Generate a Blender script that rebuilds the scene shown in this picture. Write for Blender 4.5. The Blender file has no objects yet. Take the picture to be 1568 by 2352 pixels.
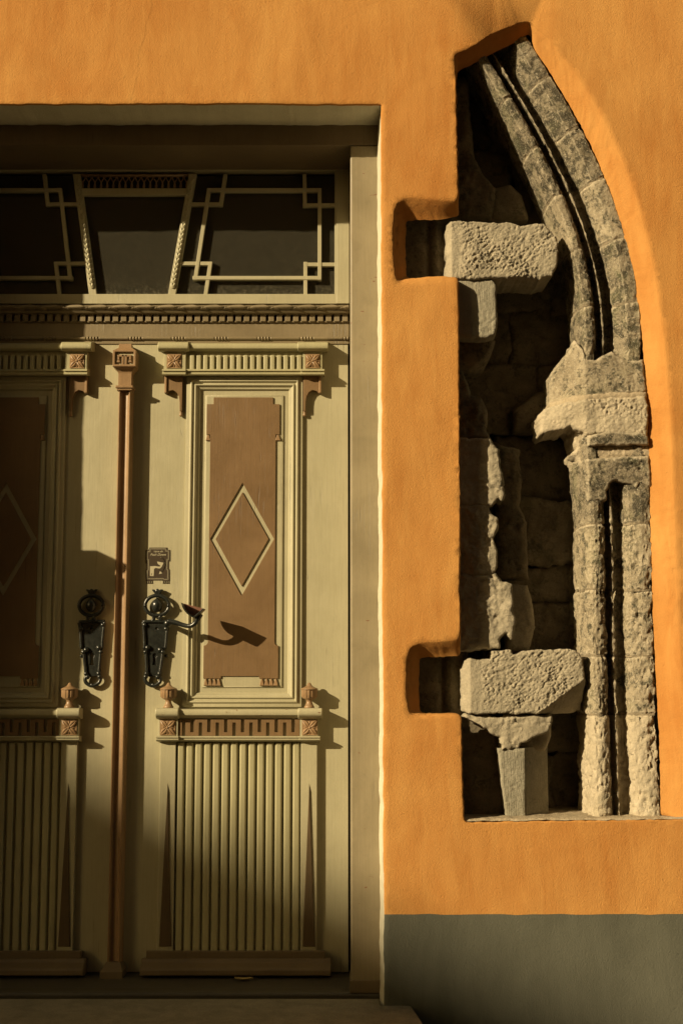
import bpy, bmesh, math, random
import numpy as np
from mathutils import Vector
from mathutils.geometry import delaunay_2d_cdt

random.seed(7)
rng = np.random.default_rng(7)
C = bpy.context.scene.collection
scene = bpy.context.scene

# ------------------------------------------------------------------ camera
F, CU, CV = 3000.0, 784.0, 1176.0            # focal length and centre, in units of a 1568 x 2352 picture
TH = math.radians(6.84)                      # camera tilt upwards
CAM = np.array([0.0, -4.2, 1.25])
cam_data = bpy.data.cameras.new("camera")
cam = bpy.data.objects.new("camera", cam_data)
C.objects.link(cam)
cam.location = CAM
cam.rotation_euler = (math.pi / 2 + TH, 0, 0)
cam_data.sensor_fit = 'VERTICAL'
cam_data.sensor_height = 36.0
cam_data.lens = F / 2352.0 * 36.0
cam_data.clip_start = 0.05
cam_data.clip_end = 400.0
scene.camera = cam

# ------------------------------------------------------------------ light
SUN = np.array([1.5, 1.0, -0.70])            # the way the light travels
world = bpy.data.worlds.new("World")
scene.world = world
world.use_nodes = True
wn = world.node_tree
bg = wn.nodes["Background"]
sky = wn.nodes.new("ShaderNodeTexSky")
sky.sky_type = 'NISHITA'
sky.sun_disc = False
sky.sun_elevation = math.atan2(0.70, math.hypot(1.5, 1.0))
sky.sun_rotation = math.atan2(-1.5, -1.0) % (2 * math.pi)
sky.air_density = 1.0
sky.dust_density = 2.5
sky.ozone_density = 0.3
tint = wn.nodes.new("ShaderNodeMix")
tint.data_type = 'RGBA'
tint.blend_type = 'MULTIPLY'
tint.inputs[0].default_value = 1.0
tint.inputs[7].default_value = (0.92, 0.80, 0.46, 1.0)   # evening haze: one even warm tone for the whole dome
wn.links.new(sky.outputs[0], tint.inputs[6])
wn.links.new(tint.outputs[2], bg.inputs[0])
bg.inputs[1].default_value = 0.05

sun_data = bpy.data.lights.new("sun", 'SUN')
sun_data.energy = 5.0
sun_data.angle = math.radians(0.53)
sun_data.color = (1.0, 0.80, 0.49)
sun = bpy.data.objects.new("sun", sun_data)
C.objects.link(sun)
sun.rotation_euler = Vector(SUN).to_track_quat('-Z', 'Y').to_euler()
sun.location = (-12, -8, 8)

scene.view_settings.view_transform = 'Standard'
scene.view_settings.look = 'None'
scene.view_settings.exposure = 0.40
scene.view_settings.gamma = 1.0
scene.view_settings.use_curve_mapping = False


# ------------------------------------------------------------------ small tools
def P(u, v, d):
    """Point of the plane y = d that is seen at (u, v) of the 1568 x 2352 picture."""
    a, b = (u - CU) / F, (CV - v) / F
    dy = math.cos(TH) - b * math.sin(TH)
    dz = math.sin(TH) + b * math.cos(TH)
    t = (d - CAM[1]) / dy
    return np.array([CAM[0] + a * t, d, CAM[2] + dz * t])


def PZ(u, v, z):
    a, b = (u - CU) / F, (CV - v) / F
    dy = math.cos(TH) - b * math.sin(TH)
    dz = math.sin(TH) + b * math.cos(TH)
    t = (z - CAM[2]) / dz
    return np.array([a * t, CAM[1] + dy * t, z])


def hash3(i, j, k, s):
    n = (i * 374761393 + j * 668265263 + k * 2147483647 + s * 1274126177) & 0xFFFFFFFF
    n = ((n ^ (n >> 13)) * 1274126177) & 0xFFFFFFFF
    return ((n ^ (n >> 16)) & 0xFFFF) / 32767.5 - 1.0


def vnoise(p, s=0):
    p = np.asarray(p, float)
    f = np.floor(p).astype(np.int64)
    t = p - f
    t = t * t * (3 - 2 * t)
    r = 0
    for a in (0, 1):
        for b in (0, 1):
            for c in (0, 1):
                w = (t[:, 0] if a else 1 - t[:, 0]) * (t[:, 1] if b else 1 - t[:, 1]) * (t[:, 2] if c else 1 - t[:, 2])
                r = r + w * hash3(f[:, 0] + a, f[:, 1] + b, f[:, 2] + c, s)
    return r


def fbm(p, oct=4, gain=0.5, s=0):
    r, a, q = 0, 1.0, np.asarray(p, float)
    for o in range(oct):
        r = r + a * vnoise(q, s + o * 17)
        q = q * 2.03 + 11.3
        a *= gain
    return r


def inside(pts, poly):
    pts, poly = np.asarray(pts), np.asarray(poly)
    res = np.zeros(len(pts), bool)
    x, y = pts[:, 0], pts[:, 1]
    n = len(poly)
    for i in range(n):
        x0, y0 = poly[i]
        x1, y1 = poly[(i + 1) % n]
        if y0 == y1:
            continue
        c = ((y0 > y) != (y1 > y)) & (x < (x1 - x0) * (y - y0) / (y1 - y0) + x0)
        res ^= c
    return res


def dist_poly(pts, poly):
    pts, poly = np.asarray(pts), np.asarray(poly)
    best = np.full(len(pts), 1e9)
    for i in range(len(poly)):
        a, b = poly[i], poly[(i + 1) % len(poly)]
        ab = b - a
        L = (ab ** 2).sum() + 1e-15
        t = np.clip(((pts - a) @ ab) / L, 0, 1)
        q = pts - (a + t[:, None] * ab)
        best = np.minimum(best, (q ** 2).sum(1))
    return np.sqrt(best)


def resample(poly, step, closed=True):
    poly = [np.asarray(p, float) for p in poly]
    out = []
    n = len(poly)
    for i in range(n if closed else n - 1):
        a, b = poly[i], poly[(i + 1) % n]
        k = max(1, int(round(np.linalg.norm((b - a)[:2]) / step)))
        for j in range(k):
            out.append(a + (b - a) * j / k)
    if not closed:
        out.append(poly[-1])
    return np.array(out)


# ------------------------------------------------------------------ objects
def thing(name, label, cat, loc=(0, 0, 0), group=None):
    o = bpy.data.objects.new(name, None)
    o.empty_display_size = 0.05
    C.objects.link(o)
    o.location = loc
    o['label'] = label
    o['category'] = cat
    if group:
        o['group'] = group
    return o


def root_of(o):
    off = Vector((0, 0, 0))
    while o is not None:
        off += o.location
        o = o.parent
    return off


def obj(name, verts, faces, mat, parent=None, smooth=False, bevel=0.0, label=None, seg=2, angle=35):
    off = np.array(root_of(parent)) if parent is not None else np.zeros(3)
    me = bpy.data.meshes.new(name)
    v = np.asarray(verts, float) - off
    me.from_pydata([tuple(q) for q in v], [], [tuple(int(i) for i in f) for f in faces])
    bm = bmesh.new()
    bm.from_mesh(me)
    bmesh.ops.recalc_face_normals(bm, faces=bm.faces)
    bm.to_mesh(me)
    bm.free()
    me.materials.append(mat)
    if smooth:
        me.shade_smooth()
    o = bpy.data.objects.new(name, me)
    C.objects.link(o)
    if parent is not None:
        o.parent = parent
    if bevel > 0:
        m = o.modifiers.new("bevel", 'BEVEL')
        m.width = bevel
        m.segments = seg
        m.limit_method = 'ANGLE'
        m.angle_limit = math.radians(angle)
        m.harden_normals = False
        me.shade_smooth()
        w = o.modifiers.new("wn", 'WEIGHTED_NORMAL')
        w.keep_sharp = True
    if label:
        o['label'] = label
    return o


def tag(o, label=None, cat=None, group=None, kind=None):
    for k, v in (('label', label), ('category', cat), ('group', group), ('kind', kind)):
        if v:
            o[k] = v
    return o


class MB:
    """Collects pieces into one mesh."""
    def __init__(self):
        self.v, self.f = [], []

    def add(self, v, f):
        n = len(self.v)
        self.v += [tuple(q) for q in v]
        self.f += [tuple(i + n for i in q) for q in f]
        return self

    def build(self, name, mat, parent=None, **k):
        return obj(name, self.v, self.f, mat, parent, **k)


def box(x0, x1, y0, y1, z0, z1):
    v = [(x, y, z) for x in (x0, x1) for y in (y0, y1) for z in (z0, z1)]
    return v, [(0, 1, 3, 2), (4, 6, 7, 5), (0, 4, 5, 1), (2, 3, 7, 6), (0, 2, 6, 4), (1, 5, 7, 3)]


def bar_x(x0, x1, prof):
    """prof: closed list of (y, z)."""
    n = len(prof)
    v = [(x0, y, z) for y, z in prof] + [(x1, y, z) for y, z in prof]
    f = [(i, (i + 1) % n, n + (i + 1) % n, n + i) for i in range(n)]
    return v, f + [tuple(range(n)), tuple(range(n, 2 * n))]


def bar_z(z0, z1, prof):
    """prof: closed list of (x, y)."""
    n = len(prof)
    v = [(x, y, z0) for x, y in prof] + [(x, y, z1) for x, y in prof]
    f = [(i, (i + 1) % n, n + (i + 1) % n, n + i) for i in range(n)]
    return v, f + [tuple(range(n)), tuple(range(n, 2 * n))]


def prism(poly, y0, y1, inset=0.0):
    """poly: list of (x, z), front at y0."""
    n = len(poly)
    v = [(x, y0, z) for x, z in poly] + [(x, y1, z) for x, z in poly]
    f = [(i, (i + 1) % n, n + (i + 1) % n, n + i) for i in range(n)]
    return v, f + [tuple(range(n)), tuple(range(n, 2 * n))]


def plate(outer, holes, y0, y1):
    """flat piece with holes cut through it."""
    pts, edges = [], []
    loops = [list(outer)] + [list(h) for h in holes]
    for lp in loops:
        s = len(pts)
        pts += [tuple(q) for q in lp]
        edges += [(s + i, s + (i + 1) % len(lp)) for i in range(len(lp))]
    r = delaunay_2d_cdt([Vector(p) for p in pts], edges, [], 0, 1e-7)
    vv = np.array([tuple(p) for p in r[0]])
    tri = np.array(r[2])
    cen = vv[tri].mean(1)
    keep = inside(cen, outer)
    for h in holes:
        keep &= ~inside(cen, h)
    tri = tri[keep]
    n = len(vv)
    v = [(p[0], y0, p[1]) for p in vv] + [(p[0], y1, p[1]) for p in vv]
    f = [tuple(t) for t in tri]
    # side walls along boundary edges
    cnt = {}
    for t in f:
        for a, b in ((t[0], t[1]), (t[1], t[2]), (t[2], t[0])):
            k = (min(a, b), max(a, b))
            cnt[k] = cnt.get(k, 0) + 1
    side = [(a, b, b + n, a + n) for (a, b), c in cnt.items() if c == 1]
    back = [tuple(i + n for i in t) for t in f]
    return v, f + back + side


def lathe(cx, cy, prof, seg=24, mod=None):
    """prof: list of (r, z) bottom to top; mod(angle, k) scales the radius."""
    v, f = [], []
    for k, (r, z) in enumerate(prof):
        for i in range(seg):
            a = 2 * math.pi * i / seg
            m = mod(a, k) if mod else 1.0
            v.append((cx + r * m * math.cos(a), cy + r * m * math.sin(a), z))
    for k in range(len(prof) - 1):
        for i in range(seg):
            j = (i + 1) % seg
            f.append((k * seg + i, k * seg + j, (k + 1) * seg + j, (k + 1) * seg + i))
    f.append(tuple(range(seg)))
    f.append(tuple((len(prof) - 1) * seg + i for i in range(seg)))
    return v, f


def tube(path, rad, seg=10, closed=False):
    path = [np.array(p, float) for p in path]
    n = len(path)
    rad = rad if hasattr(rad, '__len__') else [rad] * n
    v, f = [], []
    up = np.array([0.0, 1.0, 0.0])
    for i, p in enumerate(path):
        if closed:
            t = path[(i + 1) % n] - path[i - 1]
        else:
            t = path[min(i + 1, n - 1)] - path[max(i - 1, 0)]
        t /= np.linalg.norm(t) + 1e-12
        a = np.cross(t, up)
        if np.linalg.norm(a) < 1e-3:
            a = np.cross(t, np.array([1.0, 0, 0]))
        a /= np.linalg.norm(a)
        b = np.cross(t, a)
        for k in range(seg):
            w = 2 * math.pi * k / seg
            v.append(p + rad[i] * (math.cos(w) * a + math.sin(w) * b))
    for i in range(n if closed else n - 1):
        j = (i + 1) % n
        for k in range(seg):
            l = (k + 1) % seg
            f.append((i * seg + k, i * seg + l, j * seg + l, j * seg + k))
    if not closed:
        f.append(tuple(range(seg)))
        f.append(tuple((n - 1) * seg + k for k in range(seg)))
    return v, f


def ball(c, r, seg=16, rings=10, sy=1.0, sz=1.0):
    v, f = [], []
    for i in range(rings + 1):
        a = math.pi * i / rings
        for k in range(seg):
            b = 2 * math.pi * k / seg
            v.append((c[0] + r * math.sin(a) * math.cos(b), c[1] + sy * r * math.sin(a) * math.sin(b), c[2] + sz * r * math.cos(a)))
    for i in range(rings):
        for k in range(seg):
            l = (k + 1) % seg
            f.append((i * seg + k, i * seg + l, (i + 1) * seg + l, (i + 1) * seg + k))
    return v, f


def cat(path, k=6):
    """smooth curve through points"""
    path = [np.array(p, float) for p in path]
    out = []
    for i in range(len(path) - 1):
        p0, p1, p2, p3 = path[max(i - 1, 0)], path[i], path[i + 1], path[min(i + 2, len(path) - 1)]
        for j in range(k):
            t = j / k
            out.append(0.5 * (2 * p1 + (p2 - p0) * t + (2 * p0 - 5 * p1 + 4 * p2 - p3) * t * t + (3 * p1 - p0 - 3 * p2 + p3) * t ** 3))
    out.append(path[-1])
    return out


# ------------------------------------------------------------------ materials
class NT:
    def __init__(self, name):
        self.m = bpy.data.materials.new(name)
        self.m.use_nodes = True
        self.t = self.m.node_tree
        self.b = self.t.nodes["Principled BSDF"]
        self.geo = self.t.nodes.new("ShaderNodeNewGeometry")

    def n(self, kind, **k):
        nd = self.t.nodes.new(kind)
        for a, b in k.items():
            setattr(nd, a, b)
        return nd

    def l(self, a, b):
        self.t.links.new(a, b)

    def pos(self, sx=1, sy=1, sz=1, rot=(0, 0, 0)):
        mp = self.n("ShaderNodeMapping")
        mp.inputs['Scale'].default_value = (sx, sy, sz)
        mp.inputs['Rotation'].default_value = rot
        self.l(self.geo.outputs['Position'], mp.inputs['Vector'])
        return mp.outputs[0]

    def noise(self, vec, scale, detail=4, rough=0.55, dist=0.0):
        nd = self.n("ShaderNodeTexNoise")
        nd.inputs['Scale'].default_value = scale
        nd.inputs['Detail'].default_value = detail
        nd.inputs['Roughness'].default_value = rough
        nd.inputs['Distortion'].default_value = dist
        self.l(vec, nd.inputs['Vector'])
        return nd.outputs['Fac']

    def ramp(self, fac, stops):
        nd = self.n("ShaderNodeValToRGB")
        cr = nd.color_ramp
        while len(cr.elements) < len(stops):
            cr.elements.new(0.5)
        for e, (p, c) in zip(cr.elements, stops):
            e.position = p
            e.color = (c[0], c[1], c[2], 1) if hasattr(c, '__len__') else (c, c, c, 1)
        self.l(fac, nd.inputs[0])
        return nd.outputs[0]

    def mix(self, fac, a, b, mode='MIX'):
        nd = self.n("ShaderNodeMix", data_type='RGBA', blend_type=mode)
        for s, x in ((nd.inputs[0], fac), (nd.inputs[6], a), (nd.inputs[7], b)):
            if isinstance(x, (int, float)):
                s.default_value = x
            elif isinstance(x, tuple):
                s.default_value = (x[0], x[1], x[2], 1)
            else:
                self.l(x, s)
        return nd.outputs[2]

    def math(self, op, a, b=0.0, c=None):
        nd = self.n("ShaderNodeMath", operation=op)
        for s, x in zip(nd.inputs, (a, b, c)):
            if x is None:
                continue
            if isinstance(x, (int, float)):
                s.default_value = x
            else:
                self.l(x, s)
        return nd.outputs[0]

    def bump(self, h, dist, strength=1.0, prev=None):
        nd = self.n("ShaderNodeBump")
        nd.inputs['Strength'].default_value = strength
        nd.inputs['Distance'].default_value = dist
        self.l(h, nd.inputs['Height'])
        if prev is not None:
            self.l(prev, nd.inputs['Normal'])
        return nd.outputs[0]

    def done(self, col, rough=0.8, normal=None, spec=0.5, coat=0.0):
        b = self.b
        if isinstance(col, tuple):
            b.inputs['Base Color'].default_value = (col[0], col[1], col[2], 1)
        else:
            self.l(col, b.inputs['Base Color'])
        if isinstance(rough, (int, float)):
            b.inputs['Roughness'].default_value = rough
        else:
            self.l(rough, b.inputs['Roughness'])
        if normal is not None:
            self.l(normal, b.inputs['Normal'])
        b.inputs['Specular IOR Level'].default_value = spec
        b.inputs['Coat Weight'].default_value = coat
        return self.m


def plaster(name, c0, c1, crack=False):
    t = NT(name)
    p = t.pos()
    big = t.noise(p, 1.6, 5, 0.6, 0.6)
    strk = t.noise(t.pos(6, 6, 1.2, (0, 0.5, 0)), 3.0, 5, 0.65, 0.8)
    f = t.math('ADD', t.math('MULTIPLY', big, 0.6), t.math('MULTIPLY', strk, 0.4))
    col = t.ramp(f, [(0.36, c0), (0.62, c1)])
    fine = t.noise(p, 420, 3, 0.6)
    col = t.mix(0.16, col, t.ramp(fine, [(0.3, (0.45, 0.45, 0.45)), (0.7, (1.0, 1.0, 1.0))]), 'MULTIPLY')
    # small pits
    pit = t.ramp(t.noise(p, 75, 2, 0.5), [(0.24, 0.0), (0.29, 1.0)])
    b1 = t.bump(t.noise(p, 6, 3, 0.5, 0.4), 0.012, 0.16)
    brush = t.noise(t.pos(1, 1, 0.16, (0, 0.35, 0)), 130, 4, 0.6, 1.2)
    b2 = t.bump(brush, 0.0022, 0.22, b1)
    b3 = t.bump(t.noise(p, 190, 6, 0.75), 0.0030, 0.8, b2)
    b4 = t.bump(pit, 0.002, 0.5, b3)
    last = b4
    if crack:
        sep = t.n("ShaderNodeSeparateXYZ")
        t.l(t.geo.outputs['Position'], sep.inputs[0])
        wob = t.math('MULTIPLY', t.math('SUBTRACT', t.noise(t.pos(0, 0, 1), 5, 2, 0.5), 0.5), 0.07)
        for x0, k, z0 in ((-0.735, 0.16, 2.95),):
            # a lap in the plaster running down the wall
            x = t.math('ADD', t.math('SUBTRACT', sep.outputs[0], x0), wob)
            x = t.math('SUBTRACT', x, t.math('MULTIPLY', t.math('SUBTRACT', sep.outputs[2], z0), k))
            stp = t.math('MULTIPLY', t.math('ADD', t.math('MULTIPLY', x, 220.0), 0.5), 1.0)
            mr = t.n("ShaderNodeClamp")
            t.l(stp, mr.inputs[0])
            up = t.n("ShaderNodeMapRange")
            up.inputs['From Min'].default_value = 2.60
            up.inputs['From Max'].default_value = 2.85
            t.l(sep.outputs[2], up.inputs['Value'])
            h = t.math('MULTIPLY', t.math('SUBTRACT', 1.0, mr.outputs[0]), up.outputs[0])
            last = t.bump(h, 0.0013, 0.3, last)
    return t.done(col, 0.92, last, 0.15)


def painted_wood(name, c, var=0.12, rough=0.42, chips=0.0, dirt=0.25):
    t = NT(name)
    p = t.pos()
    grain = t.noise(t.pos(1, 1, 0.03), 210, 4, 0.6, 0.4)
    blot = t.noise(p, 5, 5, 0.6, 0.5)
    lo = tuple(q * (1 - var * 1.3) for q in c)
    hi = tuple(min(1, q * (1 + var)) for q in c)
    col = t.ramp(blot, [(0.3, lo), (0.7, hi)])
    col = t.mix(0.22, col, t.ramp(grain, [(0.3, (0.62, 0.6, 0.55)), (0.65, (1, 1, 1))]), 'MULTIPLY')
    if dirt:
        d = t.ramp(t.noise(p, 33, 5, 0.7), [(0.56, 0.0), (0.78, dirt)])
        col = t.mix(d, col, tuple(q * 0.45 for q in c))
    if chips:
        ch = t.ramp(t.noise(t.pos(0.35, 1, 1.0), 60, 4, 0.65), [(0.70 - chips, 0.0), (0.715 - chips, 1.0)])
        col = t.mix(ch, col, (0.16, 0.06, 0.03))
    # hairline checks along the grain
    ck = t.math('MULTIPLY', t.ramp(t.noise(t.pos(1, 1, 0.022), 55, 3, 0.5), [(0.488, 0.0), (0.5, 1.0), (0.512, 0.0)]), t.ramp(t.noise(t.pos(1, 1, 0.5), 9, 3, 0.6), [(0.56, 0.0), (0.66, 0.55)]))
    col = t.mix(ck, col, tuple(q * 0.35 for q in c))
    b1 = t.bump(grain, 0.0012, 0.35)
    b1 = t.bump(ck, -0.0015, 0.6, b1)
    b2 = t.bump(t.noise(p, 26, 4, 0.6), 0.003, 0.3, b1)
    r = t.ramp(blot, [(0.3, rough - 0.06), (0.7, rough + 0.1)])
    return t.done(col, r, b2, 0.45)


def stone(name, lo, hi, crust=None, crust_amt=0.5, speck=0.0, bumpy=1.0, green=0.0, tool=0.0, worn=0.0):
    t = NT(name)
    p = t.pos()
    f = t.noise(p, 14, 6, 0.65, 0.4)
    col = t.ramp(f, [(0.32, lo), (0.66, hi)])
    g = t.noise(p, 160, 4, 0.7)
    col = t.mix(0.5, col, t.ramp(g, [(0.3, (0.5, 0.5, 0.5)), (0.68, (1.05, 1.03, 1.0))]), 'MULTIPLY')
    if crust:
        cf = t.math('ADD', t.math('MULTIPLY', t.noise(p, 22, 6, 0.72, 0.6), 0.7), t.math('MULTIPLY', t.noise(p, 110, 3, 0.7), 0.3))
        col = t.mix(t.ramp(cf, [(crust_amt - 0.05, 1.0), (crust_amt + 0.05, 0.0)]), col, crust)
    if green:
        gf = t.ramp(t.noise(p, 7, 5, 0.7, 0.5), [(0.5, 0.0), (0.7, green)])
        col = t.mix(gf, col, (0.17, 0.19, 0.085))
    if speck:
        sf = t.ramp(t.noise(t.pos(1, 1, 1, (0.3, 0.6, 0.2)), 190, 3, 0.8), [(0.58, 0.0), (0.66, speck)])
        col = t.mix(sf, col, (0.55, 0.50, 0.40))
    if worn:
        # arrises rubbed back to the pale stone
        wf = t.ramp(t.geo.outputs['Pointiness'], [(0.515, 0.0), (0.56, worn)])
        wf = t.math('MULTIPLY', wf, t.ramp(t.noise(p, 45, 4, 0.7), [(0.35, 0.35), (0.6, 1.0)]))
        col = t.mix(wf, col, (0.52, 0.455, 0.34))
    b1 = t.bump(t.noise(p, 70, 6, 0.65), 0.006 * bumpy, 0.7)
    b2 = t.bump(t.noise(p, 330, 4, 0.7), 0.0022 * bumpy, 0.7, b1)
    last = b2
    if tool:
        last = t.bump(t.noise(t.pos(1, 1, 0.07), 230, 3, 0.6), 0.004 * tool, 0.7, b2)
    return t.done(col, 0.95, last, 0.1)


def metal(name, c, rough, b=0.4):
    t = NT(name)
    p = t.pos()
    col = t.ramp(t.noise(p, 60, 5, 0.7), [(0.35, tuple(q * 0.6 for q in c)), (0.7, tuple(q * 1.5 for q in c))])
    return t.done(col, rough, t.bump(t.noise(p, 120, 4, 0.6), 0.002, b), 0.6)


M = {}
M['orange'] = plaster("orange_plaster", (0.48, 0.205, 0.050), (0.62, 0.315, 0.092), crack=True)
M['grey'] = plaster("grey_base_paint", (0.098, 0.098, 0.074), (0.135, 0.135, 0.104))
M["reveal"] = plaster("cream_reveal_plaster", (0.60, 0.56, 0.43), (0.70, 0.66, 0.52))
M['cream'] = painted_wood("cream_paint", (0.415, 0.385, 0.255), var=0.05, dirt=0.12)
M['cream_chip'] = painted_wood("cream_paint_chipped", (0.415, 0.385, 0.255), var=0.05, dirt=0.12, chips=0.035)
M['green'] = painted_wood("olive_cream_paint", (0.40, 0.372, 0.225), var=0.05, dirt=0.12)
M['brown'] = painted_wood("brown_paint", (0.185, 0.112, 0.050), rough=0.5, dirt=0.15)
M['brown_shade'] = painted_wood("brown_paint_shaded", (0.105, 0.07, 0.033), rough=0.5, dirt=0.15)  # panel brown with the penumbra on the spikes put into the colour
M['lbrown'] = painted_wood("light_brown_paint", (0.30, 0.19, 0.10), rough=0.38)
M['tan'] = painted_wood("tan_paint", (0.262, 0.218, 0.138), chips=0.012)
M['dtan'] = painted_wood("dark_tan_paint", (0.155, 0.115, 0.066), dirt=0.3)
M['rtan_shade'] = painted_wood("rail_tan_shaded", (0.225, 0.18, 0.108), dirt=0.3)  # rail tan, darkened to carry the shadow over the moulded band
M['sill'] = painted_wood("worn_sill_paint", (0.075, 0.066, 0.048), dirt=0.6)
M['crust'] = stone("weathered_limestone", (0.20, 0.172, 0.12), (0.38, 0.325, 0.235), (0.072, 0.064, 0.046), 0.50, 0.75, 1.3, 0.3, 0, 0.9)
M['crust2'] = stone("weathered_sandy_limestone", (0.29, 0.245, 0.17), (0.47, 0.405, 0.295), (0.085, 0.078, 0.055), 0.46, 0.8, 1.4, 0.2, 0, 0.9)
M['pale'] = stone("pale_limestone", (0.44, 0.38, 0.275), (0.58, 0.505, 0.38), (0.20, 0.18, 0.13), 0.35, 0.3, 1.4, 0.1)
M['block'] = stone("hewn_limestone", (0.35, 0.31, 0.23), (0.48, 0.425, 0.32), (0.27, 0.245, 0.18), 0.37, 0.2, 1.3)
M['tooled'] = stone("tooled_limestone", (0.30, 0.28, 0.215), (0.39, 0.36, 0.28), (0.15, 0.145, 0.11), 0.38, 0.15, 1.0, 0, 1.0)
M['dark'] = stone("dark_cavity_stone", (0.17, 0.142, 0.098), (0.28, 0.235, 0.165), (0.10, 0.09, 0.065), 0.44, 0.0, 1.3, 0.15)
M['mortar'] = stone("lime_mortar", (0.40, 0.33, 0.23), (0.50, 0.42, 0.30), None, 0, 0, 1.0)
M['joint'] = stone("old_joint_mortar", (0.24, 0.20, 0.14), (0.36, 0.30, 0.21), (0.14, 0.12, 0.085), 0.46, 0.3, 1.4)
M['step'] = stone("doorstep_stone", (0.20, 0.178, 0.132), (0.29, 0.26, 0.195), None, 0, 0.1, 0.8)
M['street'] = stone("street_stone", (0.07, 0.063, 0.05), (0.11, 0.098, 0.078), None, 0, 0, 1.0)
M['iron'] = metal("black_iron", (0.016, 0.018, 0.015), 0.30)
M['rust'] = metal("rusty_iron", (0.15, 0.062, 0.035), 0.7)
M['void'] = NT("dark_interior").done((0.07, 0.052, 0.032), 0.9)
M['house'] = plaster("pale_house_plaster", (0.30, 0.235, 0.15), (0.36, 0.285, 0.185))
M['roof'] = stone("roof_tile", (0.20, 0.09, 0.05), (0.28, 0.13, 0.07))
M['leafdry'] = NT("dry_leaf").done((0.35, 0.26, 0.10), 0.7)
M['plaque'] = NT("sticker_brown").done((0.055, 0.040, 0.026), 0.35)
M['print'] = NT("sticker_print").done((0.42, 0.38, 0.26), 0.5)


def make_glass():
    t = NT("dusty_glass")
    p = t.pos()
    tr = t.n("ShaderNodeBsdfTransparent")
    tr.inputs[0].default_value = (0.55, 0.6, 0.52, 1)
    df = t.n("ShaderNodeBsdfDiffuse")
    df.inputs[0].default_value = (0.19, 0.175, 0.125, 1)
    gl = t.n("ShaderNodeBsdfGlossy")
    gl.inputs['Roughness'].default_value = 0.06
    gl.inputs['Color'].default_value = (0.8, 0.8, 0.8, 1)
    t.l(t.bump(t.noise(p, 6, 2), 0.006, 0.15), gl.inputs['Normal'])
    m1 = t.n("ShaderNodeMixShader")
    sep = t.n("ShaderNodeSeparateXYZ")
    t.l(t.geo.outputs['Position'], sep.inputs[0])
    low = t.n("ShaderNodeMapRange")
    low.inputs['From Min'].default_value = P(500, 675, .43)[2] + 0.05
    low.inputs['From Max'].default_value = P(500, 675, .43)[2]
    t.l(sep.outputs[2], low.inputs['Value'])
    grime = t.math('MULTIPLY', low.outputs[0], t.ramp(t.noise(p, 130, 4, 0.7), [(0.5, 0.0), (0.7, 0.5)]))
    dust = t.math('ADD', t.ramp(t.noise(p, 60, 6, 0.7), [(0.35, 0.15), (0.75, 0.22)]), grime)
    t.l(dust, m1.inputs[0])
    t.l(tr.outputs[0], m1.inputs[1])
    t.l(df.outputs[0], m1.inputs[2])
    fr = t.n("ShaderNodeFresnel")
    fr.inputs[0].default_value = 1.5
    m2 = t.n("ShaderNodeMixShader")
    t.l(fr.outputs[0], m2.inputs[0])
    t.l(m1.outputs[0], m2.inputs[1])
    t.l(gl.outputs[0], m2.inputs[2])
    out = [n for n in t.t.nodes if n.type == 'OUTPUT_MATERIAL'][0]
    t.l(m2.outputs[0], out.inputs[0])
    return t.m


M['glass'] = make_glass()

# ------------------------------------------------------------------ key planes (metres behind the wall face)
D_LEAF, D_POST, D_BAR = 0.41, 0.17, 0.39
XC = P(281, 1183, 0.365)[0]                     # middle of the double door
XR = P(881, 1500, 0.0)[0]                       # right edge of the doorway
XL = P(-304, 1200, 0.0)[0]                     # left edge: known from the shadow it throws on the left leaf
ZTOP = P(500, 237, 0.0)[2]
ZSTEP = P(880, 2310, 0.0)[2]
ZBASE = P(1100, 2100, 0.0)[2]                   # top of the grey painted band

# ------------------------------------------------------------------ street and houses opposite
tag(obj("street", *(lambda a: (a[0], a[1]))(box(-60, 60, -60, 3.0, -0.3, 0.0)), M['street']), kind='structure')

# ------------------------------------------------------------------ the house wall
wall = thing("house_wall", "orange plastered house wall with a grey painted band along its foot", "wall", (XR + 0.3, 0, 0))


def wall_y(x, z):
    q = np.stack([x, np.zeros_like(x), z], 1)
    return 0.0045 * fbm(q * 2.6, 3, 0.5, 3) + 0.0006 * fbm(q * 17, 3, 0.5, 9)


# niche outline: (A front edge px, B back edge px, depth the B px is read at, depth of B, splay weight)
def sharp(u, v, n, r=5, d=0.10):
    return (u + n[0] * r, v + n[1] * r, u, v, 0.0, d, 0.0)


def splay(a, b, d=0.05, w=1.0):
    return (a[0], a[1], b[0], b[1], d, d, w)


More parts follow.
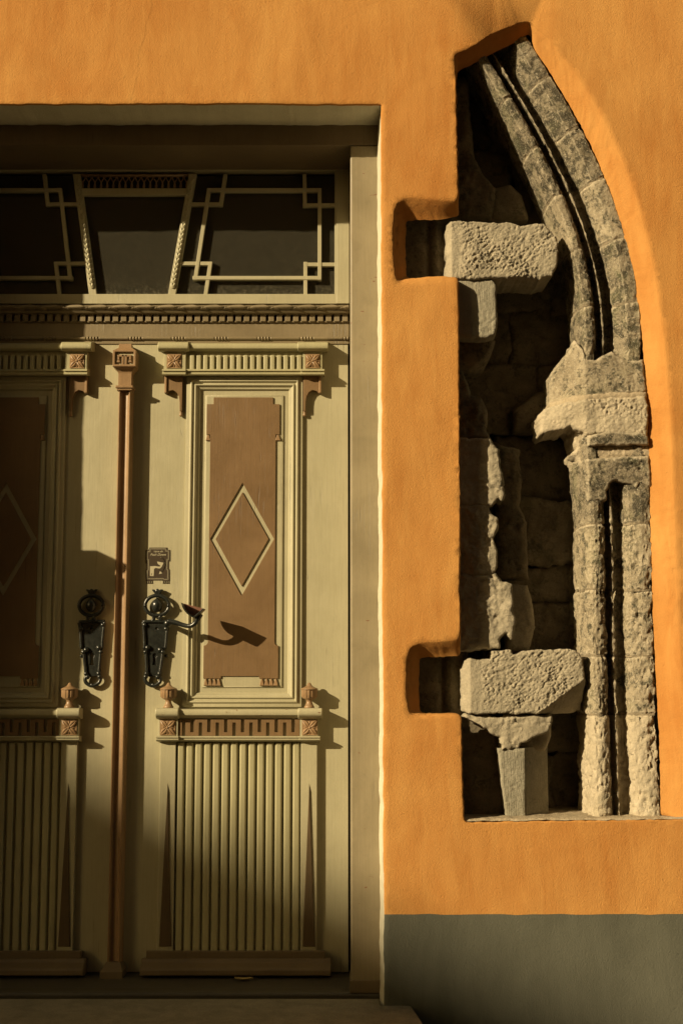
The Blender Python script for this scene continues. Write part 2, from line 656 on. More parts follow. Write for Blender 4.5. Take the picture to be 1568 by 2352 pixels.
NICHE = [
    splay((1041, 122), (1051, 164)), splay((1060, 117), (1071, 154)), splay((1091, 101), (1099, 140)),
    splay((1130, 73), (1134, 121)), splay((1170, 58), (1181, 98)), splay((1201, 48), (1200, 86)),
    splay((1214, 46), (1212, 80)), splay((1223, 50), (1221, 82)), splay((1231, 60), (1228, 110)),
    splay((1247, 80), (1250, 148)), splay((1276, 115), (1275, 190)), splay((1321, 172), (1311, 260)),
    splay((1377, 256), (1350, 330)), splay((1408, 317), (1376, 385)), splay((1439, 388), (1404, 440)),
    splay((1465, 467), (1424, 500)), splay((1487, 551), (1443, 570)), splay((1509, 639), (1461, 645)),
    splay((1521, 750), (1468, 755)), splay((1528, 850), (1474, 850)), splay((1537, 950), (1480, 950)),
    splay((1547, 1060), (1487, 1065)), splay((1552, 1175), (1494, 1180)), splay((1554, 1300), (1499, 1300)),
    splay((1558, 1425), (1501, 1425)), splay((1566, 1560), (1504, 1560)), splay((1578, 1690), (1509, 1690)),
    splay((1592, 1800), (1513, 1790)), splay((1603, 1858), (1515, 1850)), splay((1604, 1882), (1517, 1874)),
    sharp(1575, 1882, (0, 1)), sharp(1420, 1884, (0, 1)), sharp(1240, 1886, (0, 1)), sharp(1074, 1889, (0, 1)),
    sharp(1066, 1884, (-1, 0)), sharp(1063, 1780, (-1, 0)), sharp(1061, 1700, (-1, 0)), sharp(1060, 1650, (-1, 0)),
    splay((1051, 1644), (1058, 1637), 0.05, 0.3), splay((1005, 1645), (1000, 1638), 0.05, 0.3), splay((960, 1648), (968, 1637), 0.05, 0.6),
    splay((936, 1642), (963, 1632)), splay((931, 1600), (962, 1600)), splay((930, 1530), (962, 1525)),
    splay((938, 1484), (965, 1510)), splay((962, 1475), (985, 1510)), splay((1010, 1473), (1015, 1509)), splay((1052, 1467), (1059, 1506)),
    sharp(1058, 1452, (-1, 0)), sharp(1058, 1385, (-1, 0)), sharp(1054, 1355, (-1, 0)), sharp(1056, 1322, (-1, 0)), sharp(1058, 1250, (-1, 0)), sharp(1056, 1050, (-1, 0)),
    sharp(1055, 900, (-1, 0)), sharp(1054, 760, (-1, 0)), sharp(1053, 668, (-1, 0)),
    splay((1046, 650), (1051, 642), 0.05, 0.3), splay((1000, 653), (1000, 638), 0.05, 0.3), splay((930, 656), (945, 639), 0.05, 0.6),
    splay((908, 650), (932, 634)), splay((901, 600), (931, 600)), splay((899, 525), (931, 520)),
    splay((906, 468), (933, 508)), splay((926, 450), (950, 506)), splay((1000, 458), (1005, 505)), splay((1046, 462), (1055, 497)),
    sharp(1054, 448, (-1, 0)), sharp(1052, 400, (-1, 0)), sharp(1050, 300, (-1, 0)), sharp(1048, 200, (-1, 0)), sharp(1048, 178, (-1, 0)),
]


def smooth_side(rows, i0, i1, cols, deg=5):
    # the right hand curve of the opening is one fair line
    v = np.array([rows[i][cols[1]] for i in range(i0, i1)], float)
    u = np.array([rows[i][cols[0]] for i in range(i0, i1)], float)
    k = np.polyfit((v - 900) / 900, u, deg)
    for i in range(i0, i1):
        r = list(rows[i])
        r[cols[0]] = float(np.polyval(k, (r[cols[1]] - 900) / 900))
        rows[i] = tuple(r)


_a = [i for i, r in enumerate(NICHE) if r[2] > 1225 and r[5] == 0.05 and r[1] >= 60]
smooth_side(NICHE, _a[0], _a[-1] + 1, (2, 3))
smooth_side(NICHE, _a[0], _a[-1] + 1, (0, 1))


def niche_loops():
    A = resample([np.array([*P(a[0], a[1], 0.0)[[0, 2]], *P(a[2], a[3], a[4])[[0, 2]], a[5], a[6]]) for a in NICHE], 0.0075)
    # soften the corners a little
    for it in range(7):
        B = 0.5 * A + 0.25 * (np.roll(A, 1, 0) + np.roll(A, -1, 0))
        if it >= 2:
            soft = A[:, 5:6] > 0.9
            B[:, 2:] = A[:, 2:]
            B[:, :2] = np.where(soft, B[:, :2], A[:, :2])
        A = B
    q = np.stack([A[:, 0], A[:, 1], A[:, 1] * 0], 1)
    A[:, 0] += 0.0007 * fbm(q * 35, 3, 0.6, 1)
    A[:, 1] += 0.0007 * fbm(q * 35, 3, 0.6, 2)
    A[:, 2] += 0.0016 * fbm(q * 60, 3, 0.6, 4)
    A[:, 3] += 0.0016 * fbm(q * 60, 3, 0.6, 5)
    return A


NL = niche_loops()
DOOR = resample([(XL, -0.3), (XL, ZTOP), (XR, ZTOP), (XR, -0.3)], 0.012, closed=False)
qd = np.stack([DOOR[:, 0], DOOR[:, 1], DOOR[:, 1] * 0], 1)
iR = int(np.argmin(np.abs(DOOR[:, 1] - ZBASE) + 9 * (DOOR[:, 0] < XC)))
iL = int(np.argmin(np.abs(DOOR[:, 1] - ZBASE) + 9 * (DOOR[:, 0] > XC)))
DOOR = DOOR + np.stack([0.0018 * fbm(qd * 22, 4, 0.6, 6), 0.0018 * fbm(qd * 22, 4, 0.6, 7)], 1)
DOOR[iR, 1] = DOOR[iL, 1] = ZBASE
X0, X1, Z1 = -6.5, 6.5, 7.5


def build_wall():
    door_n = np.zeros_like(DOOR)
    door_poly = [tuple(p) for p in DOOR]
    outer = [(X0, -0.3)] + door_poly + [(X1, -0.3), (X1, Z1), (X0, Z1)]
    hole = [tuple(p) for p in NL[:, :2]]
    # point cloud: fine where the picture looks, coarse elsewhere
    pts = []
    s = 0.014
    xs = np.arange(-1.25, 1.45, s)
    zs = np.arange(0.0, 3.35, s)
    gx, gz = np.meshgrid(xs, zs)
    g = np.stack([gx.ravel(), gz.ravel()], 1)
    g += rng.uniform(-0.3, 0.3, g.shape) * s
    gx, gz = np.meshgrid(np.arange(X0 + 0.2, X1, 0.22), np.arange(-0.1, Z1, 0.22))
    g2 = np.stack([gx.ravel(), gz.ravel()], 1)
    g2 = g2[~((g2[:, 0] > -1.35) & (g2[:, 0] < 1.55) & (g2[:, 1] < 3.45))]
    g = np.concatenate([g, g2])
    # clear a strip round the openings and the paint line
    hp = np.array(hole)
    near = (g[:, 0] > 0.10) & (g[:, 0] < 1.30)
    dn = np.full(len(g), 9.0)
    dn[near] = dist_poly(g[near], hp)
    ok = inside(g, np.array(outer)) & ~inside(g, hp) & (dn > 0.006)
    dd = np.minimum(np.minimum(np.abs(g[:, 0] - XL), np.abs(g[:, 0] - XR)), 9)
    ok &= ~((dd < 0.006) & (g[:, 1] < ZTOP + 0.01))
    ok &= ~((np.abs(g[:, 1] - ZTOP) < 0.006) & (g[:, 0] > XL - 0.01) & (g[:, 0] < XR + 0.01))
    ok &= np.abs(g[:, 1] - ZBASE) > 0.006
    g = g[ok]
    V = [Vector(p) for p in outer]
    E = [(i, (i + 1) % len(outer)) for i in range(len(outer))]
    s0 = len(V)
    V += [Vector(p) for p in hole]
    E += [(s0 + i, s0 + (i + 1) % len(hole)) for i in range(len(hole))]
    # the paint line
    for xa, xb in ((X0, XL), (XR, X1)):
        k = len(V)
        line = [(x, ZBASE + 0.0012 * math.sin(x * 31) + 0.001 * math.sin(x * 77)) for x in np.linspace(xa, xb, 140)]
        line = line[1:-1]
        V += [Vector(p) for p in line]
        E += [(k + i, k + i + 1) for i in range(len(line) - 1)]
        E.append((k + len(line) - 1, 1 + iL) if xb == XL else (1 + iR, k))
    V += [Vector(p) for p in g]
    r = delaunay_2d_cdt(V, E, [], 0, 1e-6)
    vv = np.array([tuple(p) for p in r[0]])
    tri = np.array(r[2])
    cen = vv[tri].mean(1)
    keep = inside(cen, np.array(outer)) & ~inside(cen, hp)
    tri = tri[keep]
    cen = cen[keep]
    y = wall_y(vv[:, 0], vv[:, 1])
    verts = np.stack([vv[:, 0], y, vv[:, 1]], 1)
    up = cen[:, 1] > ZBASE
    vu, fu = verts, tri[up]
    # niche edge strip: welded to the face so that the shading runs round the corner
    n = len(NL)
    RING = 13
    tt = np.linspace(0, 1, RING)
    yA = wall_y(NL[:, 0], NL[:, 1])
    strip = []
    for k in range(RING):
        t = tt[k]
        # splay profile: soft shoulder, straight slope, soft foot
        ls = t
        gs = 0.5 - 0.5 * math.cos(math.pi * t)
        gs = 0.22 * gs + 0.78 * t
        # sharp profile: quarter circle, then straight in
        a = min(t / 0.5, 1.0) * math.pi / 2
        lh = math.sin(a)
        rr = 0.08
        gh = rr * (1 - math.cos(a)) + (1 - rr) * max(0, (t - 0.5) / 0.5)
        w = NL[:, 5]
        lat = w * ls + (1 - w) * lh
        dep = w * gs + (1 - w) * gh
        x = NL[:, 0] + (NL[:, 2] - NL[:, 0]) * lat
        z = NL[:, 1] + (NL[:, 3] - NL[:, 1]) * lat
        q = np.stack([x, z, np.full(n, t)], 1)
        yy = yA * (1 - t) + NL[:, 4] * dep + ((0.0010 + 0.0022 * math.exp(-((t - 0.3) / 0.25) ** 2)) * fbm(q * np.array([85, 85, 9]), 3, 0.6, 12) * np.clip(0.35 + 1.2 * fbm(q * np.array([6, 6, 0]), 2, 0.5, 13), 0.15, 1.0) if 0 < k else 0)
        strip.append(np.stack([x, yy, z], 1))
    # match ring 0 to the face vertices
    key = {(round(p[0], 6), round(p[1], 6)): i for i, p in enumerate(vv)}
    base = len(vu)
    sv = np.concatenate(strip[1:])
    idx0 = []
    for i in range(n):
        k = key.get((round(NL[i, 0], 6), round(NL[i, 1], 6)))
        if k is None:
            k = int(np.argmin(((vv - NL[i, :2]) ** 2).sum(1)))
        idx0.append(k)

    def vid(k, i):
        return idx0[i] if k == 0 else base + (k - 1) * n + i
    sf = [(vid(k, i), vid(k, (i + 1) % n), vid(k + 1, (i + 1) % n), vid(k + 1, i)) for k in range(RING - 1) for i in range(n)]
    # door edge: small rounded arris turning into the reveal
    m = len(DOOR)
    base2 = base + len(sv)
    nrm = np.zeros((m, 2))
    for i, p in enumerate(DOOR):
        a = p[1] > ZTOP - 0.008
        nrm[i] = (0, -1) if a and XL + 0.02 < p[0] < XR - 0.02 else ((1, 0) if p[0] < XC else (-1, 0))
        if a and not (XL + 0.02 < p[0] < XR - 0.02):
            nrm[i] = (1 if p[0] < XC else -1, -1)
    didx = []
    for i in range(m):
        k = key.get((round(DOOR[i, 0], 6), round(DOOR[i, 1], 6)))
        if k is None:
            k = int(np.argmin(((vv - DOOR[i]) ** 2).sum(1)))
        didx.append(k)
    yd = wall_y(DOOR[:, 0], DOOR[:, 1])
    dv = []
    for lat, dep in ((0.0018, 0.0012), (0.003, 0.004), (0.0034, 0.010)):
        dv.append(np.stack([DOOR[:, 0] + nrm[:, 0] * lat, yd + dep, DOOR[:, 1] + nrm[:, 1] * lat], 1))
    dvv = np.concatenate(dv)

    def did(k, i):
        return didx[i] if k == 0 else base2 + (k - 1) * m + i
    dfc = [(did(k, i), did(k, i + 1), did(k + 1, i + 1), did(k + 1, i)) for k in range(3) for i in range(m - 1)]
    av = np.concatenate([vu, sv, dvv])
    dn_z = np.array([np.mean([av[j][2] for j in f]) for f in dfc])
    allf = [tuple(t) for t in fu] + sf + [f for f, z in zip(dfc, dn_z) if z > ZBASE]
    lowf = [tuple(t) for t in tri[~up]] + [f for f, z in zip(dfc, dn_z) if z <= ZBASE]

    def emit(name, faces, mat):
        used = sorted({i for f in faces for i in f})
        mp = {k: i for i, k in enumerate(used)}
        o = obj(name, av[used], [tuple(mp[i] for i in f) for f in faces], mat, wall, smooth=True)
        return o
    emit("plaster_face", allf, M['orange'])
    emit("painted_base", lowf, M['grey'])
    # cream painted reveal of the doorway
    splx = P(869, 1500, D_POST)[0]
    xi = abs(splx - XR)
    rv = []
    ring = [(0.0030, 0.0085), (0.004, 0.03), (0.5, 0.09), (1.0, 0.19)]
    for lat, dep in ring:
        l = lat if lat < 0.01 else lat * xi
        r2 = np.stack([DOOR[:, 0] + np.where(np.abs(nrm[:, 0]) > 0, nrm[:, 0] * l, 0), yd + dep,
                       DOOR[:, 1] + nrm[:, 1] * 0.0030], 1)
        q = r2 * 20
        r2[:, 0] += 0.0012 * fbm(q, 3, 0.5, 31)
        rv.append(r2)
    rvv = np.concatenate(rv)
    rf = [(k * m + i, k * m + i + 1, (k + 1) * m + i + 1, (k + 1) * m + i) for k in range(3) for i in range(m - 1)]
    obj("door_reveal", rvv, rf, M['reveal'], wall, smooth=False)


build_wall()
# masonry behind the plaster and the dark room behind the fanlight
mb = MB()
ZB = ZSTEP - 0.3
mb.add(*box(X0, XL - 0.25, 0.30, 0.50, -0.3, Z1))
mb.add(*box(XR + 0.02, X1, 0.48, 0.62, -0.3, Z1))
mb.add(*box(XL - 0.25, XR + 0.02, 0.20, 0.50, ZTOP + 0.02, Z1))
mb.add(*box(X0, X1, -0.05, 0.50, Z1, Z1 + 0.25))
mb.build("wall_core", M['dark'], wall)
mb = MB()
mb.add(*box(XL - 0.3, XR + 0.3, 3.0, 3.1, 0, 3.2))
mb.add(*box(XL - 0.3, XL - 0.2, 0.52, 3.0, 0, 3.2))
mb.add(*box(XR + 0.2, XR + 0.3, 0.62, 3.0, 0, 3.2))
mb.add(*box(XL - 0.3, XR + 0.3, 0.52, 3.1, 3.2, 3.3))
mb.build("hall_interior", M['void'], wall)


# ------------------------------------------------------------------ rough stones
def rock(name, outline, d, dback, mat, parent, spacing=0.006, amp=0.004, freq=55.0, edge=0.010, hfun=None,
         wob=0.0025, taper=0.0, seed=0, label=None, amp2=0.0, freq2=18.0, px=True, oct=4, gain=0.55, top=None):
    if px:
        poly = [P(u, v, d)[[0, 2]] for u, v in outline]
    else:
        poly = [np.array(p, float) for p in outline]
    poly = resample(poly, spacing)
    q = np.stack([poly[:, 0], poly[:, 1], np.full(len(poly), seed * 3.7)], 1)
    poly = poly + wob * np.stack([fbm(q * 45, 3, 0.6, seed + 1), fbm(q * 45, 3, 0.6, seed + 2)], 1)
    lo, hi = poly.min(0), poly.max(0)
    gx, gz = np.meshgrid(np.arange(lo[0], hi[0], spacing), np.arange(lo[1], hi[1], spacing))
    g = np.stack([gx.ravel(), gz.ravel()], 1)
    g += rng.uniform(-0.25, 0.25, g.shape) * spacing
    g = g[inside(g, poly)]
    g = g[dist_poly(g, poly) > spacing * 0.55]
    V = [Vector(p) for p in poly] + [Vector(p) for p in g]
    n = len(poly)
    E = [(i, (i + 1) % n) for i in range(n)]
    r = delaunay_2d_cdt(V, E, [], 0, 1e-7)
    vv = np.array([tuple(p) for p in r[0]])
    tri = np.array(r[2])
    tri = tri[inside(vv[tri].mean(1), poly)]
    dist = dist_poly(vv, poly)
    s = np.clip(dist / edge, 0, 1)
    y = d + edge * 0.8 * (1 - np.sqrt(1 - (1 - s) ** 2))
    if hfun is not None:
        y = y + hfun(vv[:, 0], vv[:, 1])
    q = np.stack([vv[:, 0], vv[:, 1], np.full(len(vv), seed * 5.1)], 1)
    fade = 0.35 + 0.65 * s
    rough = fbm(q * freq, oct, gain, seed + 5)
    fine = fbm(q * freq * 2.6, 3, 0.6, seed + 6)
    rid = np.abs(fbm(q * freq * 1.15 + 7.7, 3, 0.55, seed + 40))
    msk = np.clip(0.45 + 0.75 * fbm(q * 16 + 3.3, 2, 0.5, seed + 50), 0.3, 1.1)
    fade = fade * msk
    y = y + amp * fade * (0.35 * rough + 1.3 * (rid - 0.35) + 0.35 * fine)
    if amp2:
        y = y + amp2 * fbm(q * freq2, 3, 0.5, seed + 8)
    verts = np.stack([vv[:, 0], y, vv[:, 1]], 1)
    # boundary ring = first n points (delaunay keeps their order)
    bidx = np.arange(n)
    yb = y[:n]
    cen = poly.mean(0)
    K = 5
    sv, faces = [], [tuple(t) for t in tri]
    base = len(verts)
    for k in range(1, K + 1):
        t = k / K
        yy = yb + (dback - yb) * t
        pp = cen + (vv[:n] - cen) * (1 - taper * t)
        q2 = np.stack([pp[:, 0], pp[:, 1], yy], 1)
        pp = pp + 0.8 * amp * np.stack([fbm(q2 * freq, 3, 0.55, seed + 21), fbm(q2 * freq, 3, 0.55, seed + 22)], 1)
        sv.append(np.stack([pp[:, 0], yy, pp[:, 1]], 1))

    def vid(k, i):
        return i if k == 0 else base + (k - 1) * n + i
    for k in range(K):
        for i in range(n):
            j = (i + 1) % n
            faces.append((vid(k, i), vid(k, j), vid(k + 1, j), vid(k + 1, i)))
    verts = np.concatenate([verts] + sv)
    o = obj(name, verts, faces, mat, parent, smooth=True)
    if label:
        o['label'] = label
    return o


# back of the niche: old masonry seen in the dark
back = thing("niche_masonry", "dark old masonry forming the back of the pointed niche", "masonry", (P(1200, 1875, 0.3)[0], 0.36, P(1200, 1875, 0.3)[2]))


def courses():
    # uneven old masonry, depth read at about 0.28
    v = 70.0
    row = 0
    while v < 1900:
        h = random.uniform(70, 190)
        u = 1010 - random.uniform(0, 90)
        while u < 1420:
            w = random.uniform(70, 230)
            d = 0.335 + random.uniform(-0.04, 0.03)
            j = lambda: random.uniform(-13, 13)
            poly = [(u - 4 + j(), v - 2 + j()), (u + w * .5, v + j()), (u + w + 4 + j(), v + j()), (u + w + 4 + j(), v + h * .5),
                    (u + w + 2 + j(), v + h + 4 + j()), (u + w * .4, v + h + 4 + j()), (u + j(), v + h + 3 + j()), (u - 4 + j(), v + h * .5)]
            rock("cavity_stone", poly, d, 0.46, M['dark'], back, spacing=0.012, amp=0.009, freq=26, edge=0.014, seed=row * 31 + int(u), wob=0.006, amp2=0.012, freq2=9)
            u += w
        v += h
        row += 1


courses()
vv_, ff_ = box(P(990, 1000, 0)[0], P(1568, 1000, 0)[0] + 0.05, 0.425, 0.465, P(1200, 1905, 0.0)[2], P(1200, 30, 0.0)[2])
obj("mortar_bed", vv_, ff_, M['dark'], back)

# sill of the niche: a rough bed of lime mortar
sill = rock("niche_sill", [(1060, 1868), (1300, 1864), (1640, 1862), (1640, 1872), (1300, 1875), (1060, 1878)], 0.0, 0.1, M['mortar'], None, spacing=0.02)
bpy.data.objects.remove(sill)


def niche_sill():
    zf = P(1300, 1884, 0.0)[2]
    xs = np.arange(P(1066, 1884, 0)[0] - 0.01, P(1625, 1880, 0)[0], 0.008)
    ys = np.concatenate([np.linspace(0.0, 0.06, 9), np.linspace(0.08, 0.44, 14)])
    gx, gy = np.meshgrid(xs, ys)
    q = np.stack([gx.ravel(), gy.ravel(), gx.ravel() * 0], 1)
    z = zf + 0.0018 * fbm(q * 40, 4, 0.55, 3) + 0.003 + 0.010 * np.clip((gx.ravel() - xs[0]) / (xs[-1] - xs[0]), 0, 1) * 0.6
    z -= np.where(gy.ravel() < 0.004, 0.006, 0)
    gyy = gy.ravel() + np.where(gy.ravel() < 0.03, 0.004 + 0.004 * fbm(q * 30, 3, 0.6, 9), 0)
    v = np.stack([gx.ravel(), gyy, z], 1)
    nx, ny = len(xs), len(ys)
    f = [(j * nx + i, j * nx + i + 1, (j + 1) * nx + i + 1, (j + 1) * nx + i) for j in range(ny - 1) for i in range(nx - 1)]
    obj("niche_sill", v, f, M['mortar'], wall, smooth=True)


niche_sill()

# ------------------------------------------------------------------ the gothic arch and its jamb
arch = thing("stone_arch", "weathered moulded half of a pointed stone arch with shaft and capital in the niche", "arch",
             (P(1430, 1875, 0.08)[0], 0.08, P(1430, 1875, 0.08)[2]))

# profile across the moulding: (s in metres from the outer edge, depth)
MM = 1 / 700.0
PROF_ARCH = [(-10, .085), (-2, .066), (0, .058), (1, .050), (4, .046), (16, .045), (31, .046), (33, .047), (35, .052), (48, .077), (59, .094), (61, .110), (68, .118), (78, .112),
             (83, .086), (86, .070), (88.5, .069), (91, .086), (95, .104), (100, .102), (103, .084), (106, .062), (110, .050), (116, .045), (122, .044),
             (129, .045), (132, .048), (133.5, .058), (137, .082), (141, .112), (143, .17), (143, .26)]
PROF_JAMB = [(-10, .085), (-2, .066), (0, .058), (1, .052), (4, .048), (14, .045), (26, .046), (38, .050), (50, .058), (57, .072), (61, .092), (66, .108), (74, .112), (80, .105),
             (85, .086), (88, .070), (90.5, .069), (93, .088), (97, .108), (101, .108), (104, .086), (107, .064), (113, .050), (122, .043), (132, .042),
             (140, .046), (146, .056), (150, .074), (153, .10), (155, .17), (155, .26)]


def sweep(name, path, prof, mat, parent, seed, amp, freq, ends=0.004, shrink=0.0, step=0.006, chip=0.0, label=None, rag=0.0):
    """path: list of (x, z, nx, nz) along the outer edge, n pointing to the inside of the arch."""
    path = np.array(path)
    L = np.concatenate([[0], np.cumsum(np.linalg.norm(np.diff(path[:, :2], axis=0), axis=1))])
    k = max(3, int(L[-1] / step))
    tl = np.linspace(0, L[-1], k)
    pp = np.stack([np.interp(tl, L, path[:, c]) for c in range(4)], 1)
    # resample profile finely
    pr = resample([np.array([a * MM, b]) for a, b in prof], 0.0034, closed=False)
    n = len(pr)
    # outward direction of the profile, for displacement
    tg = np.gradient(pr, axis=0)
    tg /= np.linalg.norm(tg, axis=1)[:, None] + 1e-9
    nr = np.stack([tg[:, 1], -tg[:, 0]], 1)
    V = np.zeros((k, n, 3))
    for i in range(k):
        e = min(tl[i], L[-1] - tl[i])
        pin = ends * (1 - min(1.0, e / 0.007)) ** 2 + shrink
        s = pr[:, 0] - nr[:, 0] * pin
        dd = pr[:, 1] - nr[:, 1] * pin
        V[i, :, 0] = pp[i, 0] + pp[i, 2] * s
        V[i, :, 1] = dd
        V[i, :, 2] = pp[i, 1] + pp[i, 3] * s
    flat = V.reshape(-1, 3)
    q = flat.copy()
    q[:, 1] *= 0.7
    d = fbm(q * freq + seed * 1.3, 4, 0.6, seed)
    d = amp * (d - 0.6 * np.abs(d)) + 0.5 * amp * fbm(q * freq * 2.7, 3, 0.6, seed + 31)
    if chip:
        c = fbm(q * 26 + seed, 3, 0.55, seed + 3)
        d = d - chip * np.clip(c - 0.18, 0, 1)
    if rag:
        d = d + rag * fbm(q * 14 + 5, 2, 0.5, seed + 4)
    nn = np.tile(nr, (k, 1))
    pn = np.repeat(pp[:, 2:4], n, axis=0)
    flat[:, 0] += pn[:, 0] * nn[:, 0] * d
    flat[:, 2] += pn[:, 1] * nn[:, 0] * d
    flat[:, 1] += nn[:, 1] * d
    f = [(i * n + j, i * n + j + 1, (i + 1) * n + j + 1, (i + 1) * n + j) for i in range(k - 1) for j in range(n - 1)]
    f += [tuple(range(n)), tuple((k - 1) * n + j for j in range(n))]
    o = obj(name, flat, f, mat, parent, smooth=True, label=label)
    o.data.set_sharp_from_angle(angle=math.radians(38))
    return o


def curve_from_px(pts, d):
    c = np.array([P(u, v, d)[[0, 2]] for u, v in pts])
    c = np.array([q for q in cat(list(c), 10)])
    tg = np.gradient(c, axis=0)
    tg /= np.linalg.norm(tg, axis=1)[:, None]
    nrm = np.stack([tg[:, 1], -tg[:, 0]], 1)       # travelling down: inside is to the left
    if nrm[len(nrm) // 2, 0] > 0:
        nrm = -nrm
    for _ in range(6):
        nrm = 0.5 * nrm + 0.25 * (np.roll(nrm, 1, 0) + np.roll(nrm, -1, 0)) if len(nrm) > 30 else nrm
        nrm[0], nrm[-1] = nrm[1], nrm[-2]
    nrm /= np.linalg.norm(nrm, axis=1)[:, None]
    return np.concatenate([c, nrm], 1)


def cut(path, a, b):
    L = np.concatenate([[0], np.cumsum(np.linalg.norm(np.diff(path[:, :2], axis=0), axis=1))])
    t = np.linspace(a, b, max(3, int((b - a) / 0.01)))
    return np.stack([np.interp(t, L, path[:, c]) for c in range(4)], 1)


_arc = [(1170, 26), (1200, 66), (1227, 108), (1251, 149), (1282, 204), (1318, 274), (1353, 336), (1384, 398), (1407, 446), (1429, 511), (1446, 570),
                     (1458, 626), (1465, 690), (1469, 760), (1473, 840)]
_k = np.polyfit([(b - 450) / 450 for a, b in _arc], [a for a, b in _arc], 4)
ARC = curve_from_px([(float(np.polyval(_k, (b - 450) / 450)), b) for b in np.linspace(20, 840, 22)], 0.05)
JAM = curve_from_px([(1485, 1000), (1488, 1075), (1494, 1180), (1498, 1290), (1500, 1425), (1504, 1560), (1509, 1690), (1513, 1790), (1516, 1880)], 0.05)


def place(path, pts, d=0.05):
    """arc length of the picture points on the path"""
    L = np.concatenate([[0], np.cumsum(np.linalg.norm(np.diff(path[:, :2], axis=0), axis=1))])
    out = []
    for u, v in pts:
        p = P(u, v, d)[[0, 2]]
        out.append(L[np.argmin(((path[:, :2] - p) ** 2).sum(1))])
    return out, L[-1]


def stones(path, prof, joints, mats, names, seed, amp, chip, rag, gap=0.0045):
    js, total = place(path, joints)
    edges = [0.0] + js + [total]
    for i in range(len(edges) - 1):
        a, b = edges[i] + (gap / 2 if i else 0), edges[i + 1] - (gap / 2 if i < len(edges) - 2 else 0)
        sweep(names[0], cut(path, a, b), prof, mats[i % len(mats)], arch, seed + i * 7, amp[i % len(amp)], 85, chip=chip[i % len(chip)], rag=rag)
        if i:
            sweep(names[1], cut(path, edges[i] - gap, edges[i] + gap), prof, M['joint'], arch, seed + 90 + i, 0.0015, 60, ends=0.0, shrink=0.0035, step=0.003)


stones(ARC, PROF_ARCH, [(1264, 172), (1329, 292), (1388, 405), (1438, 542), (1465, 690)], [M['crust'], M['crust'], M['crust'], M['crust2']],
       ("arch_stone", "mortar_joint"), 3, [0.0014, 0.0016, 0.0018], [0.004, 0.006, 0.005], 0.0015)
stones(JAM, PROF_JAMB, [(1497, 1205), (1500, 1357), (1505, 1500), (1510, 1645)], [M['crust'], M['crust2'], M['crust2'], M['crust2'], M['pale']],
       ("shaft_stone", "mortar_joint"), 50, [0.0022, 0.0030, 0.0034, 0.0034, 0.0034], [0.006, 0.009, 0.011, 0.011, 0.010], 0.0035)


# capital, read from the photograph piece by piece
def ramp_left(ridge_u, v, d, k):
    xr = P(ridge_u, v, d)[0]
    return lambda x, z: np.clip(xr - x, 0, 9) * k


# springer: fills the hollows above the capital
rock("springer_stone", [(1322, 776), (1340, 800), (1344, 822), (1366, 826), (1384, 814), (1404, 806), (1424, 818), (1436, 826), (1478, 824), (1482, 872), (1485, 903), (1400, 908), (1345, 912), (1272, 919),
                         (1272, 850), (1276, 843), (1298, 812), (1318, 790)], 0.042, 0.30, M['crust2'], arch, spacing=0.005, amp=0.0045, freq=55, edge=0.012,
     hfun=ramp_left(1343, 860, 0.042, 0.85), seed=11, wob=0.0025)
rock("mortar_joint", [(1268, 912), (1345, 904), (1400, 899), (1485, 897), (1486, 915), (1400, 921), (1345, 925), (1270, 932)], 0.036, 0.28, M['mortar'], arch,
     spacing=0.005, amp=0.003, freq=45, edge=0.014, hfun=ramp_left(1343, 915, 0.036, 0.6), seed=12)
rock("capital_stone", [(1268, 926), (1345, 916), (1420, 910), (1485, 908), (1488, 950), (1489, 1000), (1470, 1006), (1420, 1000), (1370, 996), (1345, 1003), (1334, 988), (1311, 978),
                       (1276, 986), (1247, 992), (1244, 984), (1241, 950), (1252, 938)], 0.030, 0.27, M['pale'], arch,
     spacing=0.0036, amp=0.0055, freq=75, edge=0.012, hfun=ramp_left(1343, 950, 0.03, 0.35), seed=14, wob=0.004, amp2=0.004)
rock("capital_stone", [(1349, 1000), (1400, 990), (1470, 992), (1487, 1000), (1490, 1020), (1440, 1022), (1400, 1021), (1350, 1024)], 0.026, 0.20, M['crust'], arch,
     spacing=0.005, amp=0.004, freq=60, edge=0.008, seed=15)
rock("rubble_stone", [(1308, 978), (1336, 985), (1346, 1003), (1350, 1030), (1352, 1068), (1330, 1066), (1326, 1050), (1314, 1040), (1322, 1028), (1318, 1006)], 0.085, 0.26, M['pale'], arch,
     spacing=0.005, amp=0.010, freq=60, edge=0.012, seed=16, wob=0.004)
rock("mortar_joint", [(1340, 1022), (1400, 1022), (1494, 1020), (1497, 1048), (1440, 1056), (1350, 1058)], 0.050, 0.24, M['mortar'], arch, spacing=0.005, amp=0.005, freq=40, edge=0.01, seed=17)
rock("capital_stone", [(1332, 1060), (1349, 1052), (1400, 1050), (1492, 1046), (1496, 1120), (1470, 1112), (1462, 1122), (1450, 1112), (1414, 1102), (1398, 1110), (1392, 1150), (1352, 1150), (1338, 1130)], 0.040, 0.26,
     M['crust'], arch, spacing=0.005, amp=0.006, freq=50, edge=0.010, hfun=ramp_left(1350, 1080, 0.04, 1.6), seed=18)

